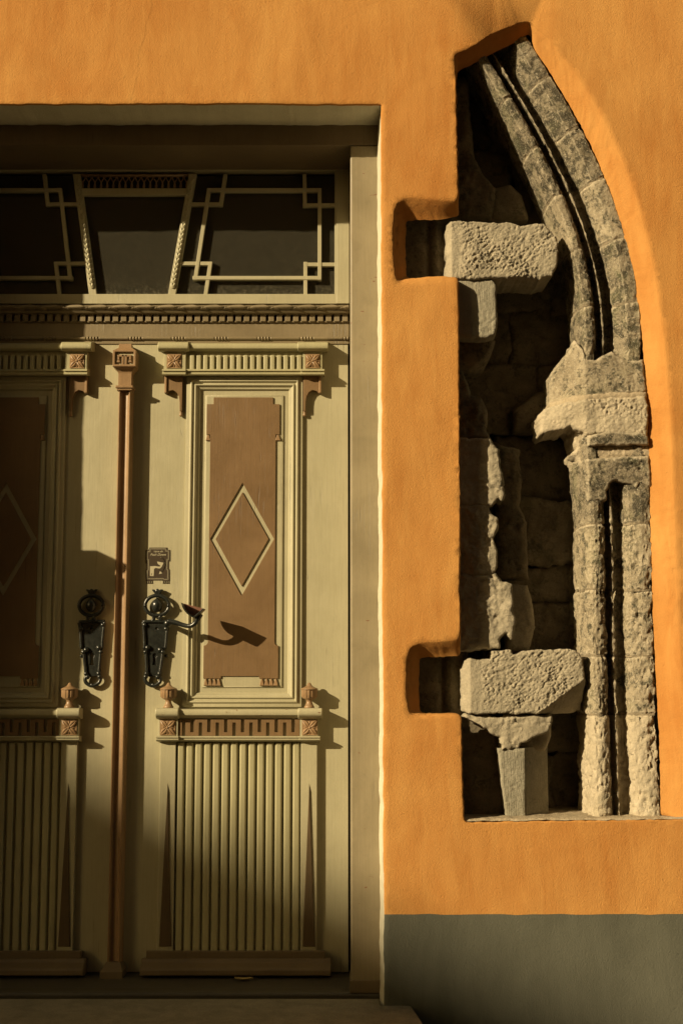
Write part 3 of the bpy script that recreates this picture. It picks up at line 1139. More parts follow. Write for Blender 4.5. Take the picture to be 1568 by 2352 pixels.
# ------------------------------------------------------------------ stones in the slots
slot_up = rock("slot_stone", [(920, 488), (1042, 488), (1042, 650), (920, 650)], 0.135, 0.30, M['dark'], back, spacing=0.008, amp=0.002, freq=40, edge=0.004, seed=20,
               hfun=lambda x, z: 0.012 * np.exp(-((x - P(986, 560, 0.07)[0]) / 0.008) ** 2) - 0.01 * np.exp(-((x - P(1005, 560, 0.07)[0]) / 0.012) ** 2))
slot_lo = rock("slot_stone", [(950, 1490), (1075, 1490), (1075, 1650), (950, 1650)], 0.135, 0.30, M['dark'], back, spacing=0.008, amp=0.002, freq=40, edge=0.004, seed=21,
               hfun=lambda x, z: 0.012 * np.exp(-((x - P(1018, 1560, 0.07)[0]) / 0.008) ** 2) - 0.01 * np.exp(-((x - P(1040, 1560, 0.07)[0]) / 0.012) ** 2))


# ------------------------------------------------------------------ the two big blocks
def block(name, outline, d, label, seed, edge_u, v_mid, amp, facet=None, face_u=1036):
    r = thing(name, label, "stone", (P(1150, v_mid, d)[0], d, P(1150, v_mid + 65, d)[2]))
    xe = P(edge_u, v_mid, d)[0]
    xface = P(face_u, v_mid, d)[0]

    def h(x, z):
        # dressed margin on the left is smoother and slightly turned
        q = np.stack([x, z, x * 0], 1)
        m = np.clip((x - xe) / 0.02, 0, 1)
        ca, sa = math.cos(0.62), math.sin(0.62)
        qs = np.stack([(x * ca + z * sa) * 70, (z * ca - x * sa) * 135, x * 0], 1)
        ridge = 1.2 * (np.abs(fbm(qs, 4, 0.6, seed)) - 0.35) + 0.35 * fbm(q * 110, 3, 0.65, seed + 1) + 0.7 * fbm(q * 20, 2, 0.5, seed + 2)
        pits = -np.clip(fbm(q * 120, 3, 0.6, seed + 4) - 0.10, 0, 1)
        m = m * np.clip((x - xface) / 0.006, 0, 1) * np.clip(0.55 + 0.6 * fbm(q * 13, 2, 0.5, seed + 9), 0.18, 1.15)
        r_ = np.clip(xface - x, 0, 9) * 1.5 + m * (amp * ridge - 0.25 * amp * pits - 0.003)
        if facet:
            a, b = P(*facet[0], d)[[0, 2]], P(*facet[1], d)[[0, 2]]
            t_ = (b - a) / np.linalg.norm(b - a)
            off = (x - a[0]) * t_[1] - (z - a[1]) * t_[0]
            r_ = np.where(off > 0, 0.35 * r_ + 1.15 * off, r_)
        return r_
    rock("hewn_face", outline, d, 0.235, M['block'], r, spacing=0.0029, amp=0.0018, freq=160, edge=0.009, seed=seed, hfun=h, wob=0.003, taper=0.03)
    return r


block("stone_block", [(1025, 512), (1034, 506), (1060, 507), (1100, 509), (1135, 511), (1175, 510), (1195, 518), (1230, 514), (1250, 514), (1268, 530), (1278, 548), (1281, 575), (1279, 612), (1268, 634),
                      (1240, 640), (1200, 636), (1150, 636), (1100, 640), (1060, 641), (1038, 640), (1024, 634)], 0.038,
      "upper rough hewn block jutting across the niche, directly above the small squared stub stone", 30, 1052, 575, 0.0075)
block("stone_block", [(1060, 1545), (1066, 1516), (1073, 1513), (1110, 1516), (1128, 1512), (1130, 1495), (1172, 1493), (1182, 1504), (1202, 1494), (1250, 1493), (1310, 1491), (1330, 1500), (1338, 1520), (1344, 1560),
                      (1347, 1600), (1345, 1634), (1315, 1640), (1240, 1639), (1170, 1640), (1075, 1641), (1062, 1634)], 0.038,
      "lower rough hewn block resting on the flared head of the short stone post", 36, 1100, 1570, 0.0055, facet=((1238, 1637), (1338, 1562)), face_u=1079)

# ------------------------------------------------------------------ masonry along the left of the niche
pier = thing("stone_pier", "broken rubble pier running up the left side of the niche between the two hewn blocks", "masonry",
             (P(1090, 1500, 0.08)[0], 0.06, P(1090, 1500, 0.06)[2]))
# stub under the upper block
rock("tooled_stone", [(1030, 640), (1080, 638), (1130, 640), (1140, 652), (1141, 700), (1143, 740), (1139, 768), (1115, 776), (1030, 776)], 0.050, 0.24, M['tooled'], pier,
     spacing=0.005, amp=0.003, freq=60, edge=0.010, seed=40)
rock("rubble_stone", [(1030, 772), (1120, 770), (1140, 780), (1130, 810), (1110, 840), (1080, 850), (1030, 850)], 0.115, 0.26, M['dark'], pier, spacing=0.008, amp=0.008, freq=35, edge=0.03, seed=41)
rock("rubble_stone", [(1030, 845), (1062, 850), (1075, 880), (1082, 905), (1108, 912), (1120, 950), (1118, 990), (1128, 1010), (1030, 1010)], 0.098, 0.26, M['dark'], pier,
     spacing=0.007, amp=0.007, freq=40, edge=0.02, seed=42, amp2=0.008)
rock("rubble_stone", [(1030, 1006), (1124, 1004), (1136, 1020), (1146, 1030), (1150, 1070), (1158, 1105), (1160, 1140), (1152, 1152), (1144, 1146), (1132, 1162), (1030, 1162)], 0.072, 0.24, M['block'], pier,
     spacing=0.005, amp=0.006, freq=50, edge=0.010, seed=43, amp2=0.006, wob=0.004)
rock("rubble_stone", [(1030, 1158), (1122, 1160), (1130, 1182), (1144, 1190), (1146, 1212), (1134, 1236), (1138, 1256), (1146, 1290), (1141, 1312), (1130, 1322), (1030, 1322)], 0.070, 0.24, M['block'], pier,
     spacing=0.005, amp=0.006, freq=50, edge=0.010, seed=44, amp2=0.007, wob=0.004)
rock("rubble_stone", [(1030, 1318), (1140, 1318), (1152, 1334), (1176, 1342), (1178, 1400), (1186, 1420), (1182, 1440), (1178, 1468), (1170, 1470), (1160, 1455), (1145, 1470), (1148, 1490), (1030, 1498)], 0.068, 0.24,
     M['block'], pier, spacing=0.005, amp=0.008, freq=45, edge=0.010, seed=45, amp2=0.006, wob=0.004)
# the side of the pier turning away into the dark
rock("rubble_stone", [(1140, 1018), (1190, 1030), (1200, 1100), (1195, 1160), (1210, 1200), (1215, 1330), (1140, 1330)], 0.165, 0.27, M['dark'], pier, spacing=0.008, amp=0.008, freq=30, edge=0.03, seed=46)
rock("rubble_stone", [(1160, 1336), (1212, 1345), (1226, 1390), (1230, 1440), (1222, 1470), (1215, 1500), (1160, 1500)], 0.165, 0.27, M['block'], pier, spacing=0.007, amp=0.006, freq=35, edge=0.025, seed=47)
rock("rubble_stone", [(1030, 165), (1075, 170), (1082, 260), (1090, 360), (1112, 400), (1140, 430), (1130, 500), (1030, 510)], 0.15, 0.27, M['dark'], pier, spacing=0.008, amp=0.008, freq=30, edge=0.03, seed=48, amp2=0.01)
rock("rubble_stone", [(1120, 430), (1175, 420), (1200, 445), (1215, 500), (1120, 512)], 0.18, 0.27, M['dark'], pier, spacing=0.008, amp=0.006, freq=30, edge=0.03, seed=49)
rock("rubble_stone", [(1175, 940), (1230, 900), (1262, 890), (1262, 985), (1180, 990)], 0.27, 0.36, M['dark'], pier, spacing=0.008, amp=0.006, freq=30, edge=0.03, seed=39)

# ------------------------------------------------------------------ short post under the lower block
post_st = thing("stone_post", "short tooled stone post with a broken flared head under the lower hewn block", "post", (P(1175, 1876, 0.07)[0], 0.08, P(1175, 1876, 0.07)[2]))
rock("flared_head", [(1064, 1642), (1112, 1644), (1268, 1642), (1268, 1655), (1262, 1682), (1240, 1688), (1214, 1700), (1196, 1711), (1190, 1722), (1152, 1722), (1150, 1692), (1130, 1688), (1110, 1672), (1064, 1650)], 0.055, 0.22, M['block'], post_st,
     spacing=0.0045, amp=0.006, freq=55, edge=0.010, seed=60, wob=0.004, amp2=0.004)
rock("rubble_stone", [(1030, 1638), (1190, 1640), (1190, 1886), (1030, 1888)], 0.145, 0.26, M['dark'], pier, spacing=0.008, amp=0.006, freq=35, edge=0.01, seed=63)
rock("head_flank", [(1180, 1640), (1268, 1641), (1266, 1690), (1256, 1712), (1252, 1726), (1180, 1726)], 0.105, 0.25, M['block'], post_st, spacing=0.007, amp=0.005, freq=40, edge=0.02, seed=64)
zt, zb2 = P(1175, 1718, 0.06)[2], P(1175, 1880, 0.06)[2]
rock("post_shaft", [(1142, 1719), (1206, 1719), (1208, 1790), (1209, 1879), (1164, 1881), (1152, 1800)], 0.064, 0.20, M['tooled'], post_st, spacing=0.005, amp=0.002, freq=70, edge=0.004, seed=61,
     hfun=lambda x, z: 0.022 * np.clip((zt - z) / (zt - zb2), 0, 1), wob=0.0015)
v0, v1, v2 = P(1207, 1719, 0.075), P(1256, 1719, 0.16), P(1256, 1882, 0.16)
vq = [(v0[0], 0.078, zt), (v1[0], 0.16, zt), (v1[0], 0.16, zb2), (v0[0], 0.095, zb2), (v0[0] - .04, 0.22, zt), (v1[0], 0.26, zt), (v1[0], 0.26, zb2), (v0[0] - .04, 0.22, zb2)]
obj("post_flank", vq, [(0, 1, 2, 3), (1, 5, 6, 2), (4, 5, 1, 0), (3, 2, 6, 7), (4, 0, 3, 7), (5, 4, 7, 6)], M['tooled'], post_st)

# ------------------------------------------------------------------ door frame
frame = thing("door_frame", "tan wooden door frame with dentil band and carved rail above the two leaves", "door frame", (XC, 0.3, ZSTEP))
xp0, xp1 = P(805, 1300, D_POST)[0], P(869, 1300, D_POST)[0] + 0.01
zsill_t = ZSTEP + 0.004
zbeam0, zbeam1 = P(700, 333, D_POST)[2], ZTOP + 0.015
for sx in (1, -1):
    xa, xb = (xp0, xp1) if sx > 0 else (XL - 0.03, XL + 0.05)
    obj("post", *box(xa, xb, D_POST, 0.47, zsill_t - 0.005, zbeam0 - 0.0015), M['tan'], frame, bevel=0.006)
    obj("post_foot", *box(xa - 0.004, xb + 0.002, D_POST - 0.006, 0.3, zsill_t - 0.006, zsill_t + 0.035), M['dtan'], frame, bevel=0.003)
obj("head_beam", *box(XL - 0.032, xp1 + 0.002, D_POST + 0.002, 0.47, zbeam0, zbeam1), M['dtan'], frame, bevel=0.003)
# wooden sill
zsill_b = ZSTEP - 0.004
obj("sill", *bar_x(XL - 0.02, xp1 - 0.004, [(0.165, zsill_t - 0.09), (0.165, zsill_t - 0.012), (0.172, zsill_t - 0.004), (0.20, zsill_t - 0.003), (0.206, zsill_t), (0.46, zsill_t + 0.002), (0.46, zsill_t - 0.09)]),
    M['sill'], frame, bevel=0.003)

xa, xb = 2 * XC - xp0 + 0.003, xp0 - 0.003
zz = lambda v, d: P(500, v, d)[2]
# rail backing
obj("rail", *bar_x(xa, xb, [(0.414, zz(697, .40)), (0.414, zz(737, .40)), (0.405, zz(739, .40)), (0.405, zz(789, .40)), (0.47, zz(789, .40)), (0.47, zz(697, .39))]), M['rtan_shade'], frame, bevel=0.001)


def garland():
    # carved laurel roll: long leaves overlapping along a half round
    xs = np.arange(xa, xb, 0.0022)
    seg = 16
    zc = zz(705, 0.365)
    R = 0.0128
    v = []
    pitch = 0.083
    for x in xs:
        for k in range(seg + 1):
            a = math.pi * 1.12 * (k / seg) - 0.20
            ph = (x / pitch + 0.42 * math.cos(a) + 0.03 * math.sin(x * 9)) % 1.0
            r = R * (0.80 + 0.26 * ph ** 1.3)
            # midrib and notch at the leaf tip
            ph2 = (x / pitch + 0.5 - 0.30 * math.cos(a)) % 1.0
            r -= R * 0.16 * math.exp(-((ph2 - 0.5) / 0.035) ** 2)
            if ph > 0.95:
                r -= R * 0.2
            v.append((x, 0.394 - r * math.sin(a) * 2.9, zc + r * math.cos(a)))
    n = seg + 1
    f = [(i * n + k, i * n + k + 1, (i + 1) * n + k + 1, (i + 1) * n + k) for i in range(len(xs) - 1) for k in range(seg)]
    obj("laurel_moulding", v, f, M['rtan_shade'], frame, smooth=True)
    obj("cove", *bar_x(xa, xb, [(0.372, zz(713, .37)), (0.378, zz(717, .37)), (0.400, zz(720, .38)), (0.413, zz(720, .38)), (0.413, zz(711, .37))]), M['rtan_shade'], frame)


garland()
obj("dentil_bed", *box(xa, xb, 0.398, 0.4135, zz(739, .39), zz(735.5, .39)), M['rtan_shade'], frame, bevel=0.001)
# dentils
pitch = (P(744, 731, .385)[0] - P(142 * .57016 + 0, 731, .385)[0]) / 35.2
dm = None
x = xb - pitch * 0.5
while x > xa:
    if dm is None:
        dm = obj("dentil", *box(x - pitch * .33, x + pitch * .33, 0.393, 0.4125, zz(737.5, .39), zz(719.5, .39)), M['rtan_shade'], frame, bevel=0.0012)
        first = x
    else:
        c = dm.copy()
        C.objects.link(c)
        c.location = (x - first, 0, 0)
    x -= pitch


def beads():
    xs = np.arange(xa, xb, 0.0016)
    zc = zz(774.5, 0.385)
    grp = (P(1035 * .57016, 774, .38)[0] - P(862 * .57016, 774, .38)[0])
    g0 = P((1035 + 26) * .57016, 774, .38)[0]
    seg = 8
    v = []
    for x in xs:
        u = ((x - g0 + grp / 2) % grp) - grp / 2
        r = 0.0062
        if abs(u) < 0.0215:
            r = 0.0040 + 0.0040 * abs(math.sin(math.pi * (u + 0.0215) / 0.0108))
        elif abs(u) < 0.0245:
            r = 0.0045
        for k in range(seg + 1):
            a = math.pi * 1.1 * k / seg - 0.1
            v.append((x, 0.4035 - r * math.sin(a) * 1.3, zc + r * math.cos(a)))
    n = seg + 1
    f = [(i * n + k, i * n + k + 1, (i + 1) * n + k + 1, (i + 1) * n + k) for i in range(len(xs) - 1) for k in range(seg)]
    obj("bead_moulding", v, f, M['rtan_shade'], frame, smooth=True)


beads()

# ------------------------------------------------------------------ fanlight
fan = thing("transom_window", "dark three part window with interlocking cream bars above the double door", "window", (XC, 0.42, zz(697, .4)))
zt0, zt1 = zz(373, .40), zz(392, .40)
zb0, zb1 = zz(698, .40) + 0.0005, zz(675, .40)
xf1 = P(802, 540, .40)[0]
xf0 = P(772, 540, .40)[0]
obj("frame_rail", *bar_x(2 * XC - xf1, xf1, [(0.400, zt1 + .004), (0.404, zt1), (0.44, zt1), (0.44, zbeam0 - .002), (0.397, zbeam0 - .002), (0.397, zt1 + .016), (0.400, zt1 + .014)]), M['cream'], fan, bevel=0.001)
obj("frame_rail", *box(2 * XC - xf1, xf1, 0.400, 0.44, zb0, zb1), M['cream'], fan, bevel=0.002)
for sx in (1, -1):
    a, b = (xf0, xf1) if sx > 0 else (2 * XC - xf1, 2 * XC - xf0)
    obj("frame_stile", *box(a, b, 0.399, 0.44, zb0 + 0.001, zt1 + 0.002), M['cream'], fan, bevel=0.002)
    # inner bead
    xi = xf0 - 0.006 if sx > 0 else 2 * XC - xf0
    obj("frame_bead", *box(xi, xi + 0.006, 0.404, 0.43, zb1 + .001, zt1 - .001), M['cream'], fan, bevel=0.001)
XT = P(308, 535, .415)[0]


def bar2(p, q, w, y0, y1):
    """flat bar from p to q (x, z) of width w, horizontally mitred"""
    p, q = np.array(p), np.array(q)
    d = (q - p) / np.linalg.norm(q - p)
    if abs(d[1]) > abs(d[0]):
        o = np.array([w / 2 / abs(d[1]), 0])
    else:
        o = np.array([0, w / 2 / abs(d[0])])
    return prism([tuple(p - o), tuple(p + o), tuple(q + o), tuple(q - o)], y0, y1)


TX = lambda x, y: P(x * .57016, 206.3 + y * .57016, .405)[[0, 2]]


def mir(p):
    return np.array([2 * XT - p[0], p[1]])


MW = 0.0135
segs = [((835, 403), (1293, 403), 0), ((842, 395), (786, 766), 1), ((1287, 396), (1287, 766), 1), ((776, 757), (1294, 757), 0),
        ((908, 338), (888, 467), 2), ((768, 459), (896, 459), 3), ((1226, 338), (1228, 470), 2), ((1219, 463), (1356, 463), 3),
        ((828, 824), (848, 692), 2), ((726, 698), (854, 698), 3), ((1230, 824), (1230, 692), 2), ((1223, 702), (1356, 702), 3)]
for sx in (1, -1):
    for a, b, lvl in segs:
        p, q = TX(*a), TX(*b)
        if sx < 0:
            p, q = mir(p), mir(q)
            xl = 2 * XC - xf0 + 0.001
            p[0], q[0] = max(p[0], xl), max(q[0], xl)
        obj("muntin", *bar2(p, q, MW, 0.4045 + lvl * 0.0011, 0.4245), M['cream'], fan, bevel=0.0008)
    # beaded bar
    p, q = TX(777, 338), TX(692, 826)
    if sx < 0:
        p, q = mir(p), mir(q)
    o = obj("beaded_bar", *bar2(p, q, 0.027, 0.4035, 0.425), M['cream'], fan, bevel=0.001)
    mbd = MB()
    N = 22
    for i in range(N):
        c = p + (q - p) * (0.03 + 0.90 * (i + .5) / N)
        st = np.linalg.norm(q - p) * 0.90 / N
        d = (q - p) / np.linalg.norm(q - p)
        # overlapping scale: half disc, lower lip raised
        v, f = [], []
        for a in np.linspace(0, math.pi, 9):
            for r_, h in ((1.0, 0.0045), (0.55, 0.0075), (0.0, 0.003)):
                lx, lz = 0.0098 * r_ * math.cos(a), st * 1.0 * r_ * math.sin(a)
                v.append((c[0] + lx + d[0] * lz, 0.4035 - h, c[1] + d[1] * lz))
        base = len(v)
        for a in np.linspace(0, math.pi, 9):
            v.append((c[0] + 0.0098 * math.cos(a) + d[0] * st * math.sin(a), 0.405, c[1] + d[1] * st * math.sin(a)))
        for k in range(8):
            f.append((k * 3, k * 3 + 3, k * 3 + 4, k * 3 + 1))
            f.append((k * 3 + 1, k * 3 + 4, k * 3 + 5, k * 3 + 2))
            f.append((k * 3, base + k, base + k + 1, k * 3 + 3))
        mbd.add(v, f)
    mbd.build("scale_beading", M['cream'], o, smooth=False)

# lattice band between the beaded bars
zl0, zl1, zl2 = TX(500, 425)[1], TX(500, 397)[1], TX(500, 340)[1]
xl1, xl0 = TX(752, 410)[0], 2 * XT - TX(752, 410)[0]
obj("lattice_rail", *box(xl0, xl1, 0.402, 0.424, zl0, zl1), M['cream'], fan, bevel=0.002)
mbd = MB()
N = 18
xl1b, xl0b = TX(765, 360)[0], 2 * XT - TX(765, 360)[0]
st = (xl1b - xl0b) / N
hh = zl2 - zl1
for i in range(N):
    cx = xl0b + st * (i + .5)
    mbd.add(*lathe(cx, 0.414, [(0.0022, zl1 - .001), (0.0050, zl1 + hh * .22), (0.0026, zl1 + hh * .45), (0.0042, zl1 + hh * .55)], 8))
    for s in (-1, 1):
        mbd.add(*tube(cat([(cx, 0.414, zl1 + hh * .5), (cx + s * st * .35, 0.413, zl1 + hh * .72), (cx + s * st * .52, 0.413, zl2 + .001)], 3), 0.0021, 6))
mbd.add(*box(xl0b, xl1b, 0.408, 0.423, zl2 - .006, zl2 + .002))
mbd.add(*box(xl0b, xl1b, 0.420, 0.4235, zl1 - .002, zl2 + .002)) if False else None
mbd.build("lattice", M['lbrown'], fan, smooth=True)
# panes
pT, pB = TX(777, 338), TX(692, 826)
for poly in ([pT, (xf0, pT[1]), (xf0, pB[1]), pB],
             [mir(pT), pT, pB, mir(pB)],
             [(2 * XC - xf0, pT[1]), mir(pT), mir(pB), (2 * XC - xf0, pB[1])]):
    poly = [(float(a[0]), float(a[1])) for a in poly]
    obj("glass_pane", *prism(poly, 0.4262, 0.4302), M['glass'], fan)


# ------------------------------------------------------------------ door leaves
def rosette(cx, cz, s, y, name, parent):
    """carved four petal square"""
    mbr = MB()
    mbr.add(*box(cx - s, cx + s, y, y + 0.02, cz - s, cz + s))
    for k in range(4):
        a = math.pi / 4 + k * math.pi / 2
        d, n = np.array([math.cos(a), math.sin(a)]), np.array([-math.sin(a), math.cos(a)])
        L = s * 1.30
        v, f = [], []
        I, J = 8, 6
        for i in range(I + 1):
            t = i / I
            w = s * 0.36 * math.sin(math.pi * min(1, t * 0.93 + 0.07)) ** 0.8
            for j in range(J + 1):
                u = j / J * 2 - 1
                p = d * L * t + n * w * u
                h = 0.0075 * math.sin(math.pi * (0.12 + 0.86 * t)) * (1 - 0.85 * abs(u) ** 3) - 0.0045 * math.exp(-(u / 0.28) ** 2) * math.sin(math.pi * t)
                v.append((cx + p[0], y - max(h, -0.001), cz + p[1]))
        f = [(i * (J + 1) + j, i * (J + 1) + j + 1, (i + 1) * (J + 1) + j + 1, (i + 1) * (J + 1) + j) for i in range(I) for j in range(J)]
        mbr.add(v, f)
        # small leaf between the petals
        a = k * math.pi / 2
        d, n = np.array([math.cos(a), math.sin(a)]), np.array([-math.sin(a), math.cos(a)])
        q = [d * s * .15, d * s * .6 + n * s * .16, d * s * .95, d * s * .6 - n * s * .16]
        c = d * s * .55
        v = [(cx + p[0], y - .0005, cz + p[1]) for p in q] + [(cx + c[0], y - 0.0048, cz + c[1])]
        mbr.add(v, [(0, 1, 4), (1, 2, 4), (2, 3, 4), (3, 0, 4)])
    mbr.add(*ball((cx, y - .003, cz), s * 0.17, 10, 6))
    return mbr.build(name, M['lbrown'], parent, smooth=False)


def leaf(sx, label, lever):
    root = thing("door_leaf", label, "door", (XC + sx * 0.4, D_LEAF, ZSTEP + 0.07), group="leaves of the double door")
    L = D_LEAF

    def X(u, v, p=0.0):
        return XC + sx * (P(u, v, L - p)[0] - XC)

    def Z(v, p=0.0, u=560):
        return P(u, v, L - p)[2]

    def bx(name, u0, u1, v0, v1, p, mat, vm=None, back=0.004, bevel=0.0015, **k):
        vm = vm or 0.5 * (v0 + v1)
        a, b = sorted((X(u0, vm, p), X(u1, vm, p)))
        return obj(name, *box(a, b, L - p, L + back, Z(v1, p), Z(v0, p)), mat, root, bevel=bevel, **k)

    def hbar(name, u0, u1, prof, mat, vm, bevel=0.0012, **k):
        """prof: list of (p, v) from top to bottom along the face"""
        pm = max(p for p, v in prof)
        a, b = sorted((X(u0, vm, pm), X(u1, vm, pm)))
        pts = [(L - p, Z(v, p)) for p, v in prof] + [(L + .004, Z(prof[-1][1], prof[-1][0])), (L + .004, Z(prof[0][1], prof[0][0]))]
        return obj(name, *bar_x(a, b, pts), mat, root, bevel=bevel, **k)

    # board
    xa, xb = X(799.5, 1300), XC + sx * 0.004
    a, b = sorted((xa, xb))
    obj("door_board", *box(a, b, L, L + 0.05, zsill_t + 0.004, Z(789)), M['cream'], root, bevel=0.002)

    # --- upper entablature
    def bull(pm, v0, v1, p0=0.0):
        h = v1 - v0
        return [(p0, v0), (pm - .012, v0), (pm - .003, v0 + h * .10), (pm, v0 + h * .35), (pm - .002, v0 + h * .62), (pm - .012, v0 + h * .85), (pm - .03, v0 + h * 1.0), (p0, v1)]
    hbar("cornice", 425, 690, bull(0.056, 788, 808), M['green'], 798)
    hbar("cornice_end", 362, 433, bull(0.068, 785.5, 808.5), M['green'], 798, bevel=0.006, seg=3)
    hbar("cornice_end", 683, 754, bull(0.068, 785.5, 808.5), M['green'], 798, bevel=0.006, seg=3)
    bx("frieze", 424, 700, 806, 850, 0.026, M['green'])
    bx("frieze_block", 377, 427, 807, 849, 0.040, M['green'])
    bx("frieze_block", 696, 740, 807, 849, 0.040, M['green'])
    for u in (399.5, 717.5):
        rosette(X(u, 829, .045), Z(829, .045), 0.0255, L - 0.043, "rosette", root)
    u0, u1, n = 435.0, 696.0, 17
    st = (u1 - u0) / n
    for i in range(n):
        c = u0 + st * (i + .42)
        bx("frieze_stave", c - st * .34, c + st * .34, 815, 850, 0.039, M['green'], back=-0.02, bevel=0.003)
    neck = [(0.0, 847), (0.040, 847.5), (0.046, 849), (0.046, 852), (0.040, 853), (0.040, 856), (0.043, 857), (0.042, 860), (0.030, 863), (0.0, 864)]
    hbar("bed_moulding", 420, 698, neck, M['green'], 855, bevel=0.0008)
    n2 = [(p + .009 if p > 0 else p, v) for p, v in neck]
    hbar("bed_moulding", 372.5, 426.5, n2, M['green'], 855, bevel=0.0008)
    hbar("bed_moulding", 690.5, 745, n2, M['green'], 855, bevel=0.0008)
    # brackets
    for side in (0, 1):
        # outline for the right hand bracket in z3 pixels
        pts = [(1176, 376), (1300, 376), (1300, 498), (1286, 500), (1268, 482), (1240, 476), (1216, 490), (1200, 520), (1194, 560), (1193, 622), (1176, 622)]
        px = [(309.5 + .32895 * a, 739.3 + .32895 * b) for a, b in pts]
        if side == 0:
            px = [(309.5 + 419.7 + 694 - 309.5 - (a - 0) + 1.5, b) for a, b in px]
        poly = [(X(a, 900, .02), Z(b, .02)) for a, b in px]
        o = obj("bracket", *prism(poly, L - 0.020, L + .004), M['brown'], root, bevel=0.0015)
        sgn = 1 if side else -1
        uo = [p[0] for p in px]
        um = 0.5 * (max(uo) + min(uo))
        # raised edge and pendant drop
        ue = max(uo) - 5 if side else min(uo) + 5
        a_, b_ = sorted((X(ue, 880, .024), X(ue + sgn * 5, 880, .024)))
        obj("bracket_edge", *box(a_, b_, L - .0255, L - .019, Z(902, .024), Z(864, .024)), M['lbrown'], o, bevel=0.001)
        ut = min(uo) + 3 if side else max(uo) - 3
        xd, zd = X(ut, 950, .012), Z(950, .012)
        obj("pendant", *lathe(xd, L - .009, [(0.002, zd - .011), (0.006, zd - .008), (0.0065, zd - .003), (0.0045, zd + .002), (0.006, zd + .005), (0.005, zd + .009)], 10), M['lbrown'], o, smooth=True)

    # --- moulded frame of the upper panel
    fo = (423.5, 694.0, 864.0, 1624.0)
    prof = [(0, 0.0), (0.2, .011), (9, .013), (10.5, .019), (13, .020), (14.5, .015), (16, .012), (19, .013), (20.5, .018), (22.5, .018), (24, .013), (27, .009), (30, .008), (32, .004), (33, -.002)]
    xo0, xo1 = sorted((X(fo[0], 1240, .012), X(fo[1], 1240, .012)))
    zo0, zo1 = Z(fo[3], .012), Z(fo[2], .012)
    K = 1 / 650.0
    v, f = [], []
    for s, p in prof:
        o = s * K
        v += [(xo0 + o, L - p, zo0 + o), (xo1 - o, L - p, zo0 + o), (xo1 - o, L - p, zo1 - o), (xo0 + o, L - p, zo1 - o)]
    for i in range(len(prof) - 1):
        for k in range(4):
            f.append((i * 4 + k, i * 4 + (k + 1) % 4, i * 4 + 4 + (k + 1) % 4, i * 4 + 4 + k))
    obj("panel_frame", v, f, M['cream'], root, bevel=0.0008)
    # raised cream field
    bo = [(470, 908), (650.5, 908), (650.5, 1579), (465.5, 1579)]
    ux = lambda u: X(u, 1240, .006)
    xf = sorted((ux(468.0), ux(650)))
    v = []
    z0_, z1_ = Z(1579.5, .005), Z(907.5, .005)
    for o, p in ((0, -.001), (0.001, 0.004), (0.007, 0.0065)):
        v += [(xf[0] + o, L - p, z0_ + o), (xf[1] - o, L - p, z0_ + o), (xf[1] - o, L - p, z1_ - o), (xf[0] + o, L - p, z1_ - o)]
    f = [(i * 4 + k, i * 4 + (k + 1) % 4, i * 4 + 4 + (k + 1) % 4, i * 4 + 4 + k) for i in range(2) for k in range(4)] + [(8, 9, 10, 11)]
    obj("panel_field", v, f, M['cream'], root, bevel=0.0006)
    # brown shaped panel with the diamond groove
    z3 = lambda a, b: (X(309.5 + .32895 * a, 1240, .012), Z(739.3 + .32895 * b, .012))
    zq = lambda a, b: (X(137.5 + .32895 * a, 1240, .012), Z(1203.5 + .32895 * b, .012))
    # x values are taken at mid height so that the sides stand plumb
    out = [(542, 527), (962, 527), (962, 574), (1008, 574), (1008, 786), (982, 786)]
    outl = [(1502, 830), (1512, 845), (1530, 850), (1530, 1079), (1392, 1079), (1392, 1063), (1112, 1063), (1112, 1079), (982, 1079), (982, 850), (1000, 845), (1012, 830)]
    out2 = [(521, 786), (494, 786), (494, 574), (542, 574)]
    xmap = lambda a: X(309.5 + .32895 * a - 0.8, 1240, .012)
    top_ = [(xmap(a), z3(a, b)[1]) for a, b in out]
    w0, w1 = xmap(521), xmap(982)

    def lowx(a):
        # lower zoom pixels brought onto the plumb grid of the upper one
        t = (a - 1012) / (1502 - 1012)
        return w0 + (w1 - w0) * t
    low_ = [(lowx(a), zq(a, b)[1]) for a, b in outl]
    rest = [(xmap(a), z3(a, b)[1]) for a, b in out2]
    outer = top_ + low_ + rest
    cx, czd = 0.5 * (w0 + w1), Z(1238, .012)
    hw, hz = 0.5 * abs(w1 - w0) - 0.004, 0.5 * (Z(1109, .012) - Z(1369, .012))
    dia = lambda k: [(cx, czd + hz * k), (cx + hw * k, czd), (cx, czd - hz * k), (cx - hw * k, czd)]
    obj("brown_panel", *plate(outer, [dia(1.0)], L - 0.0115, L - .004), M['brown'], root, bevel=0.0006)
    obj("diamond", *prism(dia(0.83), L - 0.0115, L - .004), M['brown'], root, bevel=0.0006)
    # tassels under the shoulders and along the foot
    for xs_ in (xmap(506), xmap(997)):
        zt_ = Z(739.3 + .32895 * 787, .012)
        obj("tassel", *prism([(xs_ - .003, zt_ - .001), (xs_ + .003, zt_ - .001), (xs_ + .009, zt_ - .021), (xs_ - .009, zt_ - .021)], L - .0125, L - .005), M['lbrown'], root, bevel=0.001)
    zt_ = Z(1203.5 + .32895 * 1080.5, .012)
    for ga, gb in ((985, 1112), (1394, 1530)):
        for k in range(4):
            xm = lowx(ga + (gb - ga) * (k + .5) / 4)
            w_ = abs(lowx(gb) - lowx(ga)) / 8
            obj("tassel", *prism([(xm - w_ * .25, zt_), (xm + w_ * .25, zt_), (xm + w_ * .98, zt_ - .024), (xm - w_ * .98, zt_ - .024)], L - .0125, L - .005), M['lbrown'], root, bevel=0.001)

